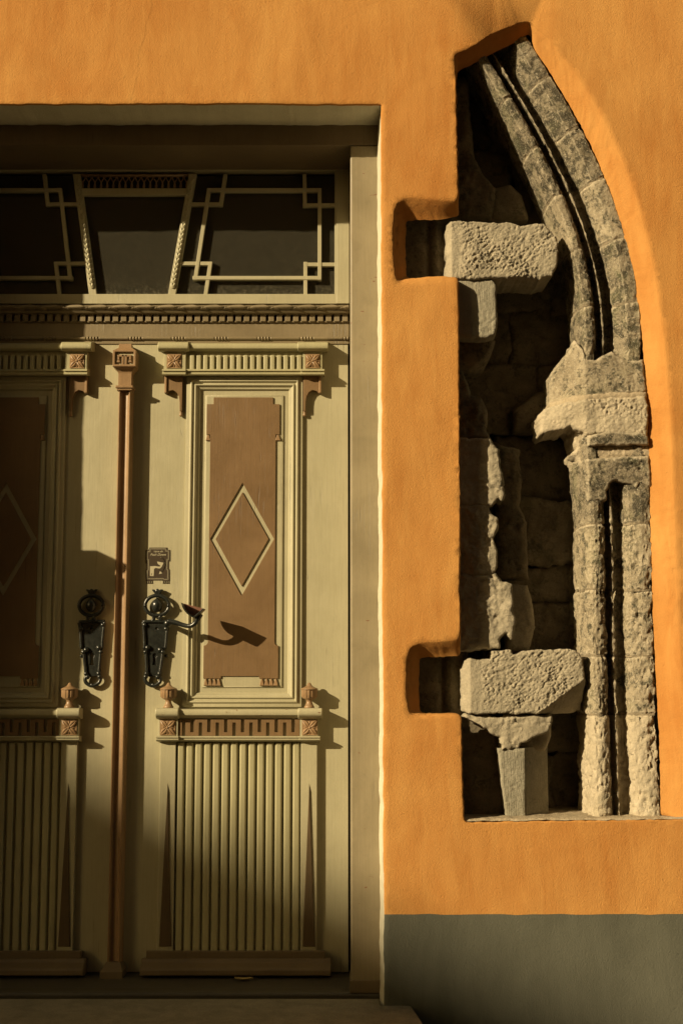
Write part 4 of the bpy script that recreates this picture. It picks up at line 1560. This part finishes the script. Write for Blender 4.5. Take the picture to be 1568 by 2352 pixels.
    # --- middle rail
    hbar("rail_moulding", 404, 692, bull(0.052, 1628, 1651), M['cream_chip'], 1640)
    hbar("rail_end", 356, 410, bull(0.066, 1626, 1652), M['cream_chip'], 1640, bevel=0.006, seg=3)
    hbar("rail_end", 684, 740, bull(0.066, 1626, 1652), M['cream_chip'], 1640, bevel=0.006, seg=3)
    bx("fret_bed", 408, 694, 1650, 1691, 0.018, M['cream'])
    bx("frieze_block", 364, 409, 1651, 1692, 0.034, M['cream'])
    bx("frieze_block", 689, 731, 1651, 1692, 0.034, M['cream'])
    for u in (385, 711):
        rosette(X(u, 1671, .04), Z(1671, .04), 0.0265, L - 0.037, "rosette", root)
    # key fret: brown meander standing proud of the cream bed
    zf1, zf0 = Z(1652, .026), Z(1690, .026)
    h = zf1 - zf0
    per = 38.6
    xm = []
    u = 410.0
    top, bot = [], []
    N = 7
    pts_top, pts_bot = [(410, 1.0)], [(410, 0.0)]
    for k in range(N):
        # slot from the top, then slot from the foot
        a = 430.5 + per * k - 12
        b = a + per * .5
        pts_bot += [(a, 0.0), (a, 0.80), (a + 7.6, 0.80), (a + 7.6, 0.0)]
        if b + 7.6 < 690:
            pts_top += [(b, 1.0), (b, 0.22), (b + 7.6, 0.22), (b + 7.6, 1.0)]
    pts_top.append((688, 1.0))
    pts_bot.append((688, 0.0))
    ring = [(X(a, 1671, .026), zf0 + h * t) for a, t in pts_bot] + [(X(a, 1671, .026), zf0 + h * t) for a, t in reversed(pts_top)]
    obj("key_fret", *plate(ring, [], L - 0.028, L - .016), M['brown'], root, bevel=0.0006)
    mid = [(0.0, 1690), (0.040, 1690.5), (0.045, 1692), (0.045, 1694.5), (0.039, 1696), (0.041, 1698), (0.040, 1700), (0.026, 1703), (0.0, 1704)]
    hbar("bed_moulding", 408, 692, mid, M['cream'], 1697, bevel=0.0008)
    m2 = [(p + .008 if p > 0 else p, v) for p, v in mid]
    hbar("bed_moulding", 358, 410, m2, M['cream'], 1697, bevel=0.0008)
    hbar("bed_moulding", 687, 735, m2, M['cream'], 1697, bevel=0.0008)
    # finials
    for u in (386.0, 710.0):
        cx_, cy_ = X(u, 1600, .05), L - 0.034
        zb_, zt_ = Z(1626.5, .05), Z(1568, .05)
        H = zt_ - zb_
        pf = [(.019, 0), (.019, .05), (.0165, .09), (.0125, .17), (.0105, .25), (.012, .31), (.020, .36), (.026, .40), (.0285, .43), (.0305, .45), (.0305, .70), (.0305, .715), (.033, .73), (.0325, .755), (.025, .80),
              (.014, .85), (.0085, .91), (.006, .97), (.002, 1.0)]
        pr_ = [(r * .93, zb_ + H * t) for r, t in pf]
        mod = lambda a, k: (1 - 0.13 * abs(math.cos(a * 7)) ** 0.6) if 8 <= k <= 11 else 1.0
        obj("finial", *lathe(cx_, cy_, pr_, 56, mod), M['lbrown'], root, smooth=True)

    # --- lower panel
    for ua, ub, us in ((365, 401.5, (381.5, 362, 387.5)), (690.5, 728, (709, 695.5, 723))):
        bx("pilaster", ua, ub, 1702, 2184, 0.021, M['cream'], vm=1900, bevel=0.002)
        um = 0.5 * (ua + ub)
        xc_ = X(um + 0.5, 1900, .024)
        za, zb_ = Z(1797, .024), Z(2175, .024)
        w_ = 14.0 / 650
        v = [(xc_, L - .0215, za), (xc_ - w_, L - .0215, zb_), (xc_ + w_, L - .0215, zb_), (xc_, L - .022, za - .004), (xc_ - w_ * .1, L - .0275, zb_ + .002), (xc_ + w_ * .4, L - .0275, zb_ + .002)]
        v = [(xc_, L - .0205, za), (xc_ - w_, L - .0205, zb_), (xc_ + w_, L - .0205, zb_), (xc_, L - .0265, za - .03), (xc_ - w_ * .86, L - .0265, zb_ + .003), (xc_ + w_ * .86, L - .0265, zb_ + .003)]
        obj("spike_inlay", v, [(0, 3, 4, 1), (0, 2, 5, 3), (1, 4, 5, 2), (3, 5, 4), (0, 1, 2)], M['brown_shade'], root)
    u0, u1, n = 403.5, 690.5, 14
    st = (u1 - u0) / n
    for i in range(n):
        a = X(u0 + st * i, 1900, .012)
        w_ = sx * st / 650
        pr_ = [(a + w_ * .02, L + .002), (a + w_ * .02, L - .005), (a + w_ * .22, L - .0175), (a + w_ * .74, L - .0165), (a + w_ * .83, L - .012), (a + w_ * .85, L - .0045), (a + w_ * .99, L - .004), (a + w_ * .99, L + .002)] if sx > 0 else \
              [(a + w_ * .98, L + .002), (a + w_ * .98, L - .005), (a + w_ * .78, L - .0175), (a + w_ * .26, L - .0165), (a + w_ * .17, L - .012), (a + w_ * .15, L - .0045), (a + w_ * .01, L - .004), (a + w_ * .01, L + .002)]
        zt_, zb_ = Z(1703, .012), Z(2184, .012)
        jz = random.uniform(-.001, .001)
        obj("panel_stave", *bar_z(zb_, zt_ - .004 + jz, pr_), M['green'], root, bevel=0.002)
    hbar("base_board", 336, 746, [(0.0, 2183), (0.038, 2183.5), (0.042, 2186), (0.042, 2201), (0.0, 2202)], M['dtan'], 2192)
    hbar("base_moulding", 321, 760, [(0.0, 2199), (0.044, 2201), (0.048, 2205), (0.052, 2211), (0.066, 2218), (0.078, 2223), (0.084, 2229), (0.084, 2241), (0.0, 2243)], M['dtan'], 2225, bevel=0.003)

    # --- astragal covering the joint, carried by the left leaf
    if sx < 0:
        q = lambda u, v, p: P(u, v, L - p)
        # shaft with a hollow face
        zs0, zs1 = q(270, 2216, .045)[2], q(286, 890, .045)[2]
        hw_ = 0.5 * (293.5 - 267.5) / 658
        pr_ = [(XC - hw_ - .006, L + .003), (XC - hw_ - .002, L - .040), (XC - hw_, L - .045), (XC - hw_ + .003, L - .045)]
        for k in range(9):
            a = math.pi * k / 8
            pr_.append((XC - (hw_ - .004) * math.cos(a), L - .044 + .013 * math.sin(a)))
        pr_ += [(XC + hw_ - .003, L - .045), (XC + hw_, L - .045), (XC + hw_ + .003, L - .040), (XC + hw_ + .007, L + .003)]
        shaft = obj("astragal", *bar_z(zs0, zs1, pr_), M['lbrown'], root, bevel=0.0006)
        # ring, tapered neck, key block and cap
        mbx = MB()

        def blk(u0, u1, v0, v1, p):
            c0, c1 = q(u0, .5 * (v0 + v1), p), q(u1, .5 * (v0 + v1), p)
            w = 0.5 * (c1[0] - c0[0])
            return box(XC - w, XC + w, L - p, L + .003, q(285, v1, p)[2], q(285, v0, p)[2])
        mbx.add(*blk(269, 309, 885, 890.5, .060))
        mbx.add(*blk(271.5, 306.5, 891, 896, .055))
        mbx.build("collar", M['lbrown'], shaft, bevel=0.0015)
        z0_, z1_, z2_ = q(285, 885, .05)[2], q(285, 858, .05)[2], q(285, 842, .06)[2]
        wa, wb = 0.5 * 31 / 655, 0.5 * 53 / 650
        v = []
        for z, w, p in ((z0_, wa, .046), (z1_, wa, .046), (z1_ + .35 * (z2_ - z1_), wa + .15 * (wb - wa), .048), (z1_ + .7 * (z2_ - z1_), wa + .5 * (wb - wa), .055), (z2_, wb, .068)):
            v += [(XC - w, L - p, z), (XC + w, L - p, z), (XC + w, L + .003, z), (XC - w, L + .003, z)]
        f = [(i * 4 + k, i * 4 + (k + 1) % 4, i * 4 + 4 + (k + 1) % 4, i * 4 + 4 + k) for i in range(4) for k in range(4)] + [(0, 1, 2, 3), (16, 17, 18, 19)]
        obj("flared_neck", v, f, M['lbrown'], shaft, bevel=0.001)
        # key block: frame with a recessed panel
        zk0, zk1 = q(285, 841.5, .068)[2], q(285, 804, .068)[2]
        rect = lambda a, b, c, d: [(a, c), (b, c), (b, d), (a, d)]
        t_ = .0075
        hk = zk1 - zk0
        pk = MB()
        pk.add(*plate(rect(XC - wb, XC + wb, zk0, zk1), [rect(XC - wb + t_, XC + wb - t_, zk0 + t_, zk1 - t_ * .8)], L - .069, L - .056))
        pk.add(*box(XC - wb, XC + wb, L - .056, L + .003, zk0, zk1))
        pk.build("key_block", M['lbrown'], shaft, bevel=0.001)
        obj("key_panel", *box(XC - wb + t_, XC + wb - t_, L - .059, L - .055, zk0 + t_, zk1 - t_ * .8), M['cream'], shaft)
        kk = MB()
        for s in (-1, 1):
            xk = XC + s * wb * .36
            kk.add(*box(XC + s * .0015 if s > 0 else XC - .009, XC + .009 if s > 0 else XC - .0015, L - .066, L - .058, zk0 + t_ * .9, zk1 - hk * .27))
            kk.add(*box(min(xk - s * .012, xk + s * .010), max(xk - s * .012, xk + s * .010), L - .066, L - .058, zk1 - hk * .40, zk1 - hk * .28))
            kk.add(*box(xk + s * .006 - .003, xk + s * .006 + .003, L - .066, L - .058, zk1 - hk * .62, zk1 - hk * .40))
            kk.add(*prism([(xk + s * .006 - .003, zk1 - hk * .56), (xk + s * .006 + .003, zk1 - hk * .56), (xk + s * .006 + .006, zk1 - hk * .74), (xk + s * .006 - .006, zk1 - hk * .74)], L - .066, L - .058))
        kk.build("key_ornament", M['lbrown'], shaft, bevel=0.0008)
        zc1 = q(285, 788.5, .06)[2]
        wc = 0.5 * 29 / 650
        v = []
        for z, w, p in ((zk1 - .0005, wb, .068), (zk1 + .003, wb * .86, .062), (zk1 + .45 * (zc1 - zk1), wc * 1.04, .054), (zc1, wc, .052)):
            v += [(XC - w, L - p, z), (XC + w, L - p, z), (XC + w, L + .003, z), (XC - w, L + .003, z)]
        f = [(i * 4 + k, i * 4 + (k + 1) % 4, i * 4 + 4 + (k + 1) % 4, i * 4 + 4 + k) for i in range(3) for k in range(4)] + [(0, 1, 2, 3), (12, 13, 14, 15)]
        obj("strip_cap", v, f, M['lbrown'], shaft, bevel=0.001)
        # foot
        zf0_, zf1_ = q(250, 2252, .07)[2], q(250, 2216, .07)[2]
        wf = 0.5 * 50 / 655
        v = []
        for z, w, p in ((zf0_, wf, .082), (zf0_ + .6 * (zf1_ - zf0_), wf, .082), (zf0_ + .75 * (zf1_ - zf0_), wf * .85, .07), (zf1_ + .004, wf * .62, .05)):
            v += [(XC - w, L - p, z), (XC + w, L - p, z), (XC + w, L + .003, z), (XC - w, L + .003, z)]
        obj("strip_foot", v, f, M['dtan'], shaft, bevel=0.002)

    # --- lock plate
    k = .1206
    lx = lambda a: (0.017 if sx < 0 else 0.0) + XC + sx * (P(309.5 + k * 385 , 1470, L - .012)[0] - XC) + sx * (a - 385) * k / 655.0
    lz = lambda b: Z(1323.8 + k * b, .012, 356)
    yf = L - .013
    circ = lambda cx, cz, r, n=14: [(cx + r * math.cos(2 * math.pi * i / n), cz + r * math.sin(2 * math.pi * i / n)) for i in range(n)]
    outl = [(155, 858), (640, 868), (625, 1010), (600, 1385), (560, 1395), (545, 1440), (520, 1560), (490, 1890), (470, 1905), (250, 1905), (225, 1880), (205, 1440), (200, 1395), (180, 1385)]
    outer = [(lx(a), lz(b)) for a, b in outl]
    hole = circ(lx(413), lz(990), .0042)
    kh = [(lx(a), lz(b)) for a, b in ((345, 1510), (358, 1475), (388, 1465), (418, 1478), (428, 1520), (412, 1555), (412, 1610), (428, 1690), (345, 1690), (362, 1610), (362, 1555))]
    pl = obj("lock_plate", *plate(outer, [hole, kh], yf, L - .002), M['iron'], root, bevel=0.0015)
    if lever:
        obj("keyhole_cover", *box(*sorted((lx(330), lx(440))), L - .0075, L - .005, lz(1720), lz(1450)), M['iron'], pl)
    orn = MB()
    rr = .0058
    for path in ([(160, 870), (175, 1000), (190, 1200), (195, 1385)], [(650, 880), (618, 1010), (605, 1200), (590, 1380)], [(230, 1400), (225, 1500), (240, 1700), (250, 1880)], [(545, 1410), (525, 1600), (505, 1750), (490, 1880)],
                 [(150, 862), (400, 858), (650, 870)]):
        orn.add(*tube(cat([(lx(a), yf - .002, lz(b)) for a, b in path], 4), rr, 8))
    for a, b, r in ((190, 925, .008), (600, 1000, .008), (255, 1360, .010), (495, 1400, .010), (215, 1440, .008), (545, 1440, .009), (245, 1850, .009), (490, 1850, .008)):
        orn.add(*ball((lx(a), yf - .003, lz(b)), r, 12, 8))
    orn.build("scroll_border", M['iron'], pl, smooth=True)
    ctr = (lx(420), yf - .004, lz(556))
    n = 32
    R = 222 * k / 655
    rp = [(ctr[0] + R * 1.03 * math.cos(2 * math.pi * i / n), ctr[1], ctr[2] + R * .86 * math.sin(2 * math.pi * i / n)) for i in range(n)]
    ring = MB()
    ring.add(*tube(rp, .0068, 10, closed=True))
    for a in (-1, 1):
        ring.add(*ball((ctr[0] + a * R * 1.0, ctr[1] - .006, ctr[2]), .0062, 10, 8))
        ring.add(*tube(cat([(lx(420 + a * 95), ctr[1] + .003, lz(860)), (lx(420 + a * 55), ctr[1], lz(800)), (lx(420 + a * 80), ctr[1], lz(735))], 4), .0062, 8))
    ring.build("ring_ornament", M['iron'], pl, smooth=True)
    kb = [(0.001, lz(690)), (.010, lz(670)), (.0165, lz(620)), (.0198, lz(560)), (.0175, lz(500)), (.010, lz(450)), (.004, lz(425)), (.002, lz(400))]
    obj("pear_knob", *lathe(ctr[0], ctr[1] - .003, kb, 18), M['iron'], pl, smooth=True)
    crown = [(375, 360), (365, 320), (310, 255), (345, 246), (385, 270), (400, 240), (432, 232), (455, 265), (490, 248), (535, 250), (490, 310), (470, 360)]
    obj("crown", *prism([(lx(a), lz(b)) for a, b in crown], yf - .008, L - .002), M['iron'], pl, bevel=0.003)
    loop = MB()
    loop.add(*tube(cat([(lx(a), yf - .002, lz(b)) for a, b in ((240, 1890), (215, 1950), (250, 2030), (370, 2085), (480, 2030), (505, 1960), (480, 1900))], 5), [.0066] * 31, 8))
    loop.add(*prism([(lx(315), lz(2050)), (lx(420), lz(2050)), (lx(385), lz(2085)), (lx(368), lz(2112)), (lx(350), lz(2085))], yf - .007, L - .003))
    loop.add(*ball((lx(228), yf - .004, lz(1912)), .0085, 10, 8))
    loop.add(*ball((lx(455), yf - .004, lz(1915)), .0085, 10, 8))
    loop.build("tail_scroll", M['iron'], pl, smooth=True)
    obj("screw", *ball((lx(600), L - .002, lz(1515)), .006, 10, 6), M['iron'], pl, smooth=True)
    if lever:
        pp = lambda a, b, p: P(309.5 + k * a, 1323.8 + k * b, L - p)
        hb = MB()
        # spindle boss and arm
        hb.add(*tube([pp(625, 905, .004), pp(625, 905, .03), pp(628, 900, .070), pp(630, 898, .080)], [.0085, .0085, .0095, .006], 14))
        hb.add(*ball(pp(628, 895, .072), .0135, 16, 10))
        hb.add(*tube(cat([pp(640, 855, .078), pp(700, 862, .080), pp(800, 885, .083), pp(900, 920, .086), pp(1000, 945, .090), pp(1090, 935, .094), pp(1160, 880, .098), pp(1205, 800, .102), pp(1250, 720, .106)], 5),
                      np.interp(np.linspace(0, 1, 41), [0, .12, .5, .75, 1], [.0095, .0090, .0075, .0085, .0105]), 12))
        lv = hb.build("lever_handle", M['iron'], root, smooth=True)
        # thumb cup: a bent plate round a rusty back, open to the front and top
        prof_ = cat([np.array(q, float) for q in ((905, 512), (930, 595), (985, 685), (1075, 765), (1150, 790), (1215, 745), (1280, 690), (1338, 626))], 4)
        inn = []
        for i_, q in enumerate(prof_):
            t_ = prof_[min(i_ + 1, len(prof_) - 1)] - prof_[max(i_ - 1, 0)]
            t_ = t_ / np.linalg.norm(t_)
            inn.append(q + np.array([t_[1], -t_[0]]) * (26 if 0 < i_ < len(prof_) - 1 else 10))
        fr, bk = 0.150, 0.092
        n_ = len(prof_)
        ref = lambda q, p: (lambda w: np.array([w[0], L - p, w[2]]))(pp(q[0], q[1], 0.118))
        v = [ref(q, fr) for q in prof_] + [ref(q, fr) for q in inn] + [ref(q, bk) for q in prof_] + [ref(q, bk) for q in inn]
        f = []
        for i_ in range(n_ - 1):
            f += [(i_, i_ + 1, n_ + i_ + 1, n_ + i_), (2 * n_ + i_, 2 * n_ + i_ + 1, i_ + 1, i_), (n_ + i_, n_ + i_ + 1, 3 * n_ + i_ + 1, 3 * n_ + i_), (2 * n_ + i_, 2 * n_ + i_ + 1, 3 * n_ + i_ + 1, 3 * n_ + i_)]
        f += [(0, n_, 3 * n_, 2 * n_), (n_ - 1, 2 * n_ - 1, 4 * n_ - 1, 3 * n_ - 1)]
        obj("thumb_cup", v, f, M['iron'], lv, bevel=0.0008)
        obj("cup_lining", *prism([tuple(ref(q, .1)[[0, 2]]) for q in inn], L - 0.100, L - 0.0935), M['rust'], lv)
    return root


leaf(1, "right hand cream and brown door leaf in full sun, carrying the black lever handle", True)
leaf(-1, "left door leaf mostly in shadow, carrying the brown central strip and no lever", False)

# ------------------------------------------------------------------ sign stuck on the right leaf
sg = thing("push_down_sign", "small brown sign with pale arrow and Push Down lettering above the black lever lock", "sign",
           (P(362, 1300, D_LEAF)[0], D_LEAF, P(362, 1340, D_LEAF)[2]))
SX = lambda a, b: tuple(P(318.05 + .0603 * a, 1246.5 + .0603 * b, D_LEAF - .0012)[[0, 2]])
so = [(430, 185), (1105, 185), (1105, 272), (1210, 275), (1210, 705), (1155, 705), (1152, 990), (1190, 1020), (1190, 1465), (925, 1465), (925, 1435), (545, 1435), (545, 1465), (290, 1465), (290, 1015), (320, 990), (320, 795),
      (275, 790), (275, 283), (385, 275)]
obj("plate", *prism([SX(*p) for p in so], D_LEAF - .0016, D_LEAF + .0005), M['plaque'], sg)
mbt = MB()
for g0 in (300, 935):
    for i in range(4):
        x_ = g0 + 70 * i
        mbt.add(*prism([SX(x_ + 12, 1464), SX(x_ + 28, 1464), SX(x_ + 46, 1560), SX(x_ - 6, 1560)], D_LEAF - .0015, D_LEAF + .0004))
mbt.build("tassel_fringe", M['plaque'], sg)


def strip_line(pts, w, y):
    m_ = MB()
    for a, b in zip(pts[:-1], pts[1:]):
        a, b = np.array(a, float), np.array(b, float)
        d = (b - a) / (np.linalg.norm(b - a) + 1e-9)
        n = np.array([-d[1], d[0]]) * w / 2
        a, b = a - d * w / 2, b + d * w / 2
        m_.add([(p[0], y, p[1]) for p in [np.array(SX(*q)) for q in (a - n, a + n, b + n, b - n)]], [(0, 1, 2, 3)])
    return m_


yp = D_LEAF - .0021
prn = MB()
for ins, yy in ((0, yp), (1, yp)):
    o = 26 * ins
    ln = [(435 + o, 220 + o), (1055 - o, 220 + o), (1055 - o, 305 + o), (1165 - o, 310 + o), (1165 - o, 650 - o), (1110 - o, 655 - o), (1095 - o, 1020 + o * .3), (1138 - o, 1045 + o * .3), (1138 - o, 1415 - o), (980 + o * .3, 1415 - o), (950 + o * .3, 1385 - o), (470, 1385 - o),
          (340 + o, 1385 - o), (335 + o, 1055 + o * .3), (375 + o, 1030 + o * .3), (375 + o, 660 - o), (325 + o, 655 - o), (330 + o, 325 + o), (435 + o, 325 + o), (435 + o, 220 + o)]
    s = strip_line(ln, 9, yy)
    prn.add(s.v, s.f)
prn.build("border_print", M['print'], sg)
ic = MB()
icon = [(445, 898), (560, 895), (600, 888), (650, 890), (740, 905), (800, 915), (835, 900), (840, 870), (780, 840), (735, 790), (715, 715), (960, 765), (930, 840), (890, 920), (850, 965), (800, 985), (740, 975), (660, 960), (620, 985), (600, 1010), (595, 1120), (582, 1275), (445, 1268)]
khole = [(497, 1160), (525, 1160), (518, 1195), (530, 1240), (495, 1240), (505, 1195)]
ic.add(*plate([SX(*p) for p in icon], [[SX(*p) for p in khole]], yp, yp + .0003))
ic.build("handle_icon", M['print'], sg)
ar = cat([(870, 560), (940, 610), (1000, 700), (1025, 800), (1010, 920), (960, 1040), (880, 1130)], 5)
s = strip_line(ar, 26, yp)
s.add([(p[0], yp - .0002, p[1]) for p in [SX(785, 1200), SX(825, 1080), SX(860, 1110), SX(915, 1165)]], [(0, 1, 2, 3)])
s.build("arrow_print", M['print'], sg)


def lettering(txt, size_px, cx, cy, name):
    cu = bpy.data.curves.new(name, 'FONT')
    cu.body = txt
    cu.shear = 0.45
    cu.align_x = 'CENTER'
    cu.size = size_px * .0603 / 650
    cu.offset = 0.00012
    o = bpy.data.objects.new(name, cu)
    C.objects.link(o)
    dg = bpy.context.evaluated_depsgraph_get()
    me = bpy.data.meshes.new_from_object(o.evaluated_get(dg))
    bpy.data.objects.remove(o)
    p = SX(cx, cy)
    v = [(p[0] + q.co.x, yp, p[1] + q.co.y) for q in me.vertices]
    f = [tuple(t.vertices) for t in me.polygons]
    return obj(name, v, f, M['print'], sg)


lettering("Vajuta alla", 88, 752, 360, "small_lettering")
lettering("Push Down", 128, 745, 495, "large_lettering")

# ------------------------------------------------------------------ doorstep, leaf on the sill
c0 = PZ(945, 2310, ZSTEP)
c1 = PZ(974, 2354, ZSTEP)
k = (c1[0] - c0[0]) / (c1[1] - c0[1])
yfr = -0.42
stp = [(2 * XC - c0[0], 0.012), (2 * XC - c0[0], yfr), (c0[0] + k * (yfr - c0[1]), yfr), (c0[0] - k * c0[1], 0.012), (XR - 0.012, 0.014), (XR - 0.012, 0.092), (XL + 0.012, 0.092), (XL + 0.012, 0.014)]
n = len(stp)
v = [(a, b, ZSTEP) for a, b in stp] + [(a, b, -0.1) for a, b in stp]
st_o = obj("doorstep", v, [tuple(range(n)), tuple(range(n, 2 * n))] + [(i, (i + 1) % n, n + (i + 1) % n, n + i) for i in range(n)], M['step'], None, bevel=0.008)
tag(st_o, "broad worn stone doorstep in front of the double door", "step")


def dry_leaf():
    c = P(560, 2229, 0.33)
    c[2] = zsill_t + 0.006
    c[1] = 0.30
    c[0] = P(560, 2229, 0.30)[0]
    v, f = [], []
    I, J = 10, 4
    for i in range(I + 1):
        t = i / I
        w = 0.011 * math.sin(math.pi * t) ** .7
        for j in range(J + 1):
            u = j / J * 2 - 1
            v.append((c[0] + (t - .5) * .062, c[1] + w * u, c[2] + .004 * (2 * t - 1) ** 2 + .006 * abs(u) - .002))
    f = [(i * (J + 1) + j, i * (J + 1) + j + 1, (i + 1) * (J + 1) + j + 1, (i + 1) * (J + 1) + j) for i in range(I) for j in range(J)]
    o = obj("dry_leaf", v, f, M['leafdry'], None, smooth=True)
    md = o.modifiers.new("thick", 'SOLIDIFY')
    md.thickness = 0.0008
    tag(o, "small curled dry leaf lying on the wooden sill below the right door leaf", "leaf")


dry_leaf()

# ------------------------------------------------------------------ things beyond the frame that shape the light
def caster():
    # unseen stand-in, shaped for the shadow on the middle strip of the door: carried back along the sun to the wall beside the left jamb
    tip = P(293, 1297, D_LEAF - 0.045)
    root_pt = P(200, 1242, D_LEAF)
    o = tip - SUN * (tip[1] + 0.125)
    t = thing("wall_caster", "unseen black iron shadow lantern on the wall left of the doorway", "caster", (o[0] - 0.08, 0, o[2] - 0.3))
    x1 = o[0]
    x0 = x1 - 0.16
    z = o[2]
    obj("caster_roof", *box(x0 - .01, x1 + .002, -0.125, 0.0, z - .022, z), M['iron'], t, bevel=0.003)
    v = []
    for zz_, y in ((z - .052, -0.112), (z - .105, -0.112), (z - .15, -0.075), (z - .215, -0.05), (z - .30, -0.012)):
        v += [(x0, y, zz_), (x1 - .002, y, zz_), (x1 - .002, 0.0, zz_), (x0, 0.0, zz_)]
    f = [(i * 4 + k, i * 4 + (k + 1) % 4, i * 4 + 4 + (k + 1) % 4, i * 4 + 4 + k) for i in range(4) for k in range(4)] + [(0, 1, 2, 3), (16, 17, 18, 19)]
    obj("caster_body", v, f, M['iron'], t, bevel=0.003)
    obj("caster_neck", *box(x0 + .03, x1 - .004, -0.078, 0.0, z - .058, z - .02), M['iron'], t)


caster()


def gable_house():
    w1, w2 = P(900, 2150, 0.0), P(420, 1875, 0.41) - SUN * 0.41
    yb, yf_ = -23.0, -8.4
    a, b = w1 + SUN * (yb), w2 + SUN * (yb)
    sl = (b[2] - a[2]) / (b[0] - a[0])
    xr = b[0] - 4.0
    zr = b[2] + sl * (xr - b[0])
    xe = a[0] + 3.2
    ze = a[2] + sl * (xe - a[0])
    xl = 2 * xr - xe
    t = thing("gabled_house", "tall pale house with a steep tiled gable across the street to the left", "house", (xr, -13, 0))
    pr_ = [(xl, 0.0), (xe, 0.0), (xe, ze - .12), (xr, zr - .12), (xl, ze - .12)]
    obj("house_body", *prism(pr_, yb + .1, yf_ - .1), M['house'], t)
    for (xa_, za_), (xb_, zb_) in (((xr, zr), (xe + .3, ze + sl * .3)), ((xr, zr), (xl - .3, ze + sl * .3))):
        v = [(xa_, yb, za_), (xb_, yb, zb_), (xb_, yf_, zb_), (xa_, yf_, za_), (xa_, yb, za_ - .11), (xb_, yb, zb_ - .11), (xb_, yf_, zb_ - .11), (xa_, yf_, za_ - .11)]
        obj("roof_slope", v, [(0, 1, 2, 3), (4, 5, 6, 7), (0, 1, 5, 4), (1, 2, 6, 5), (2, 3, 7, 6), (3, 0, 4, 7)], M['roof'], t)
    for i in range(3):
        for j in range(3):
            x_ = xr - 4 + i * 4
            z_ = 1.2 + j * 2.6
            fr = obj("window", *box(x_ - .5, x_ + .5, yf_ - .12, yf_ - .06, z_, z_ + 1.5), M['reveal'], t)
            obj("pane", *box(x_ - .42, x_ + .42, yf_ - .06, yf_ - .05, z_ + .08, z_ + 1.42), M['void'], fr)


gable_house()


def opposite_house():
    t = thing("townhouse", "pale townhouse with arched windows directly across the street", "house", (1, -11, 0))
    y = -8.6
    x0, x1 = -7.8, 14.0
    obj("house_body", *box(x0, x1, -16, y, 0, 12.5), M['house'], t)
    obj("cornice", *box(x0 - .2, x1 + .2, y - .1, y + .25, 12.25, 12.55), M['reveal'], t)
    obj("roof_slope", *bar_x(x0 - .2, x1 + .2, [(y + .3, 12.56), (-13, 15.5), (-16.2, 12.56)]), M['roof'], t)
    for i in range(7):
        for j in range(4):
            xw, zw = x0 + 2 + i * 3.6, 1.0 + j * 2.7
            arc = [(xw - .55, zw), (xw + .55, zw)] + [(xw + .55 * math.cos(a), zw + 1.2 + .55 * math.sin(a)) for a in np.linspace(0, math.pi, 13)]
            fr = obj("window", *prism(arc, y + .05, y - .02), M['reveal'], t)
            arc2 = [(xw - .45, zw + .08), (xw + .45, zw + .08)] + [(xw + .45 * math.cos(a), zw + 1.2 + .45 * math.sin(a)) for a in np.linspace(0, math.pi, 13)]
            obj("pane", *prism(arc2, y + .058, y + .04), M['void'], fr)


opposite_house()
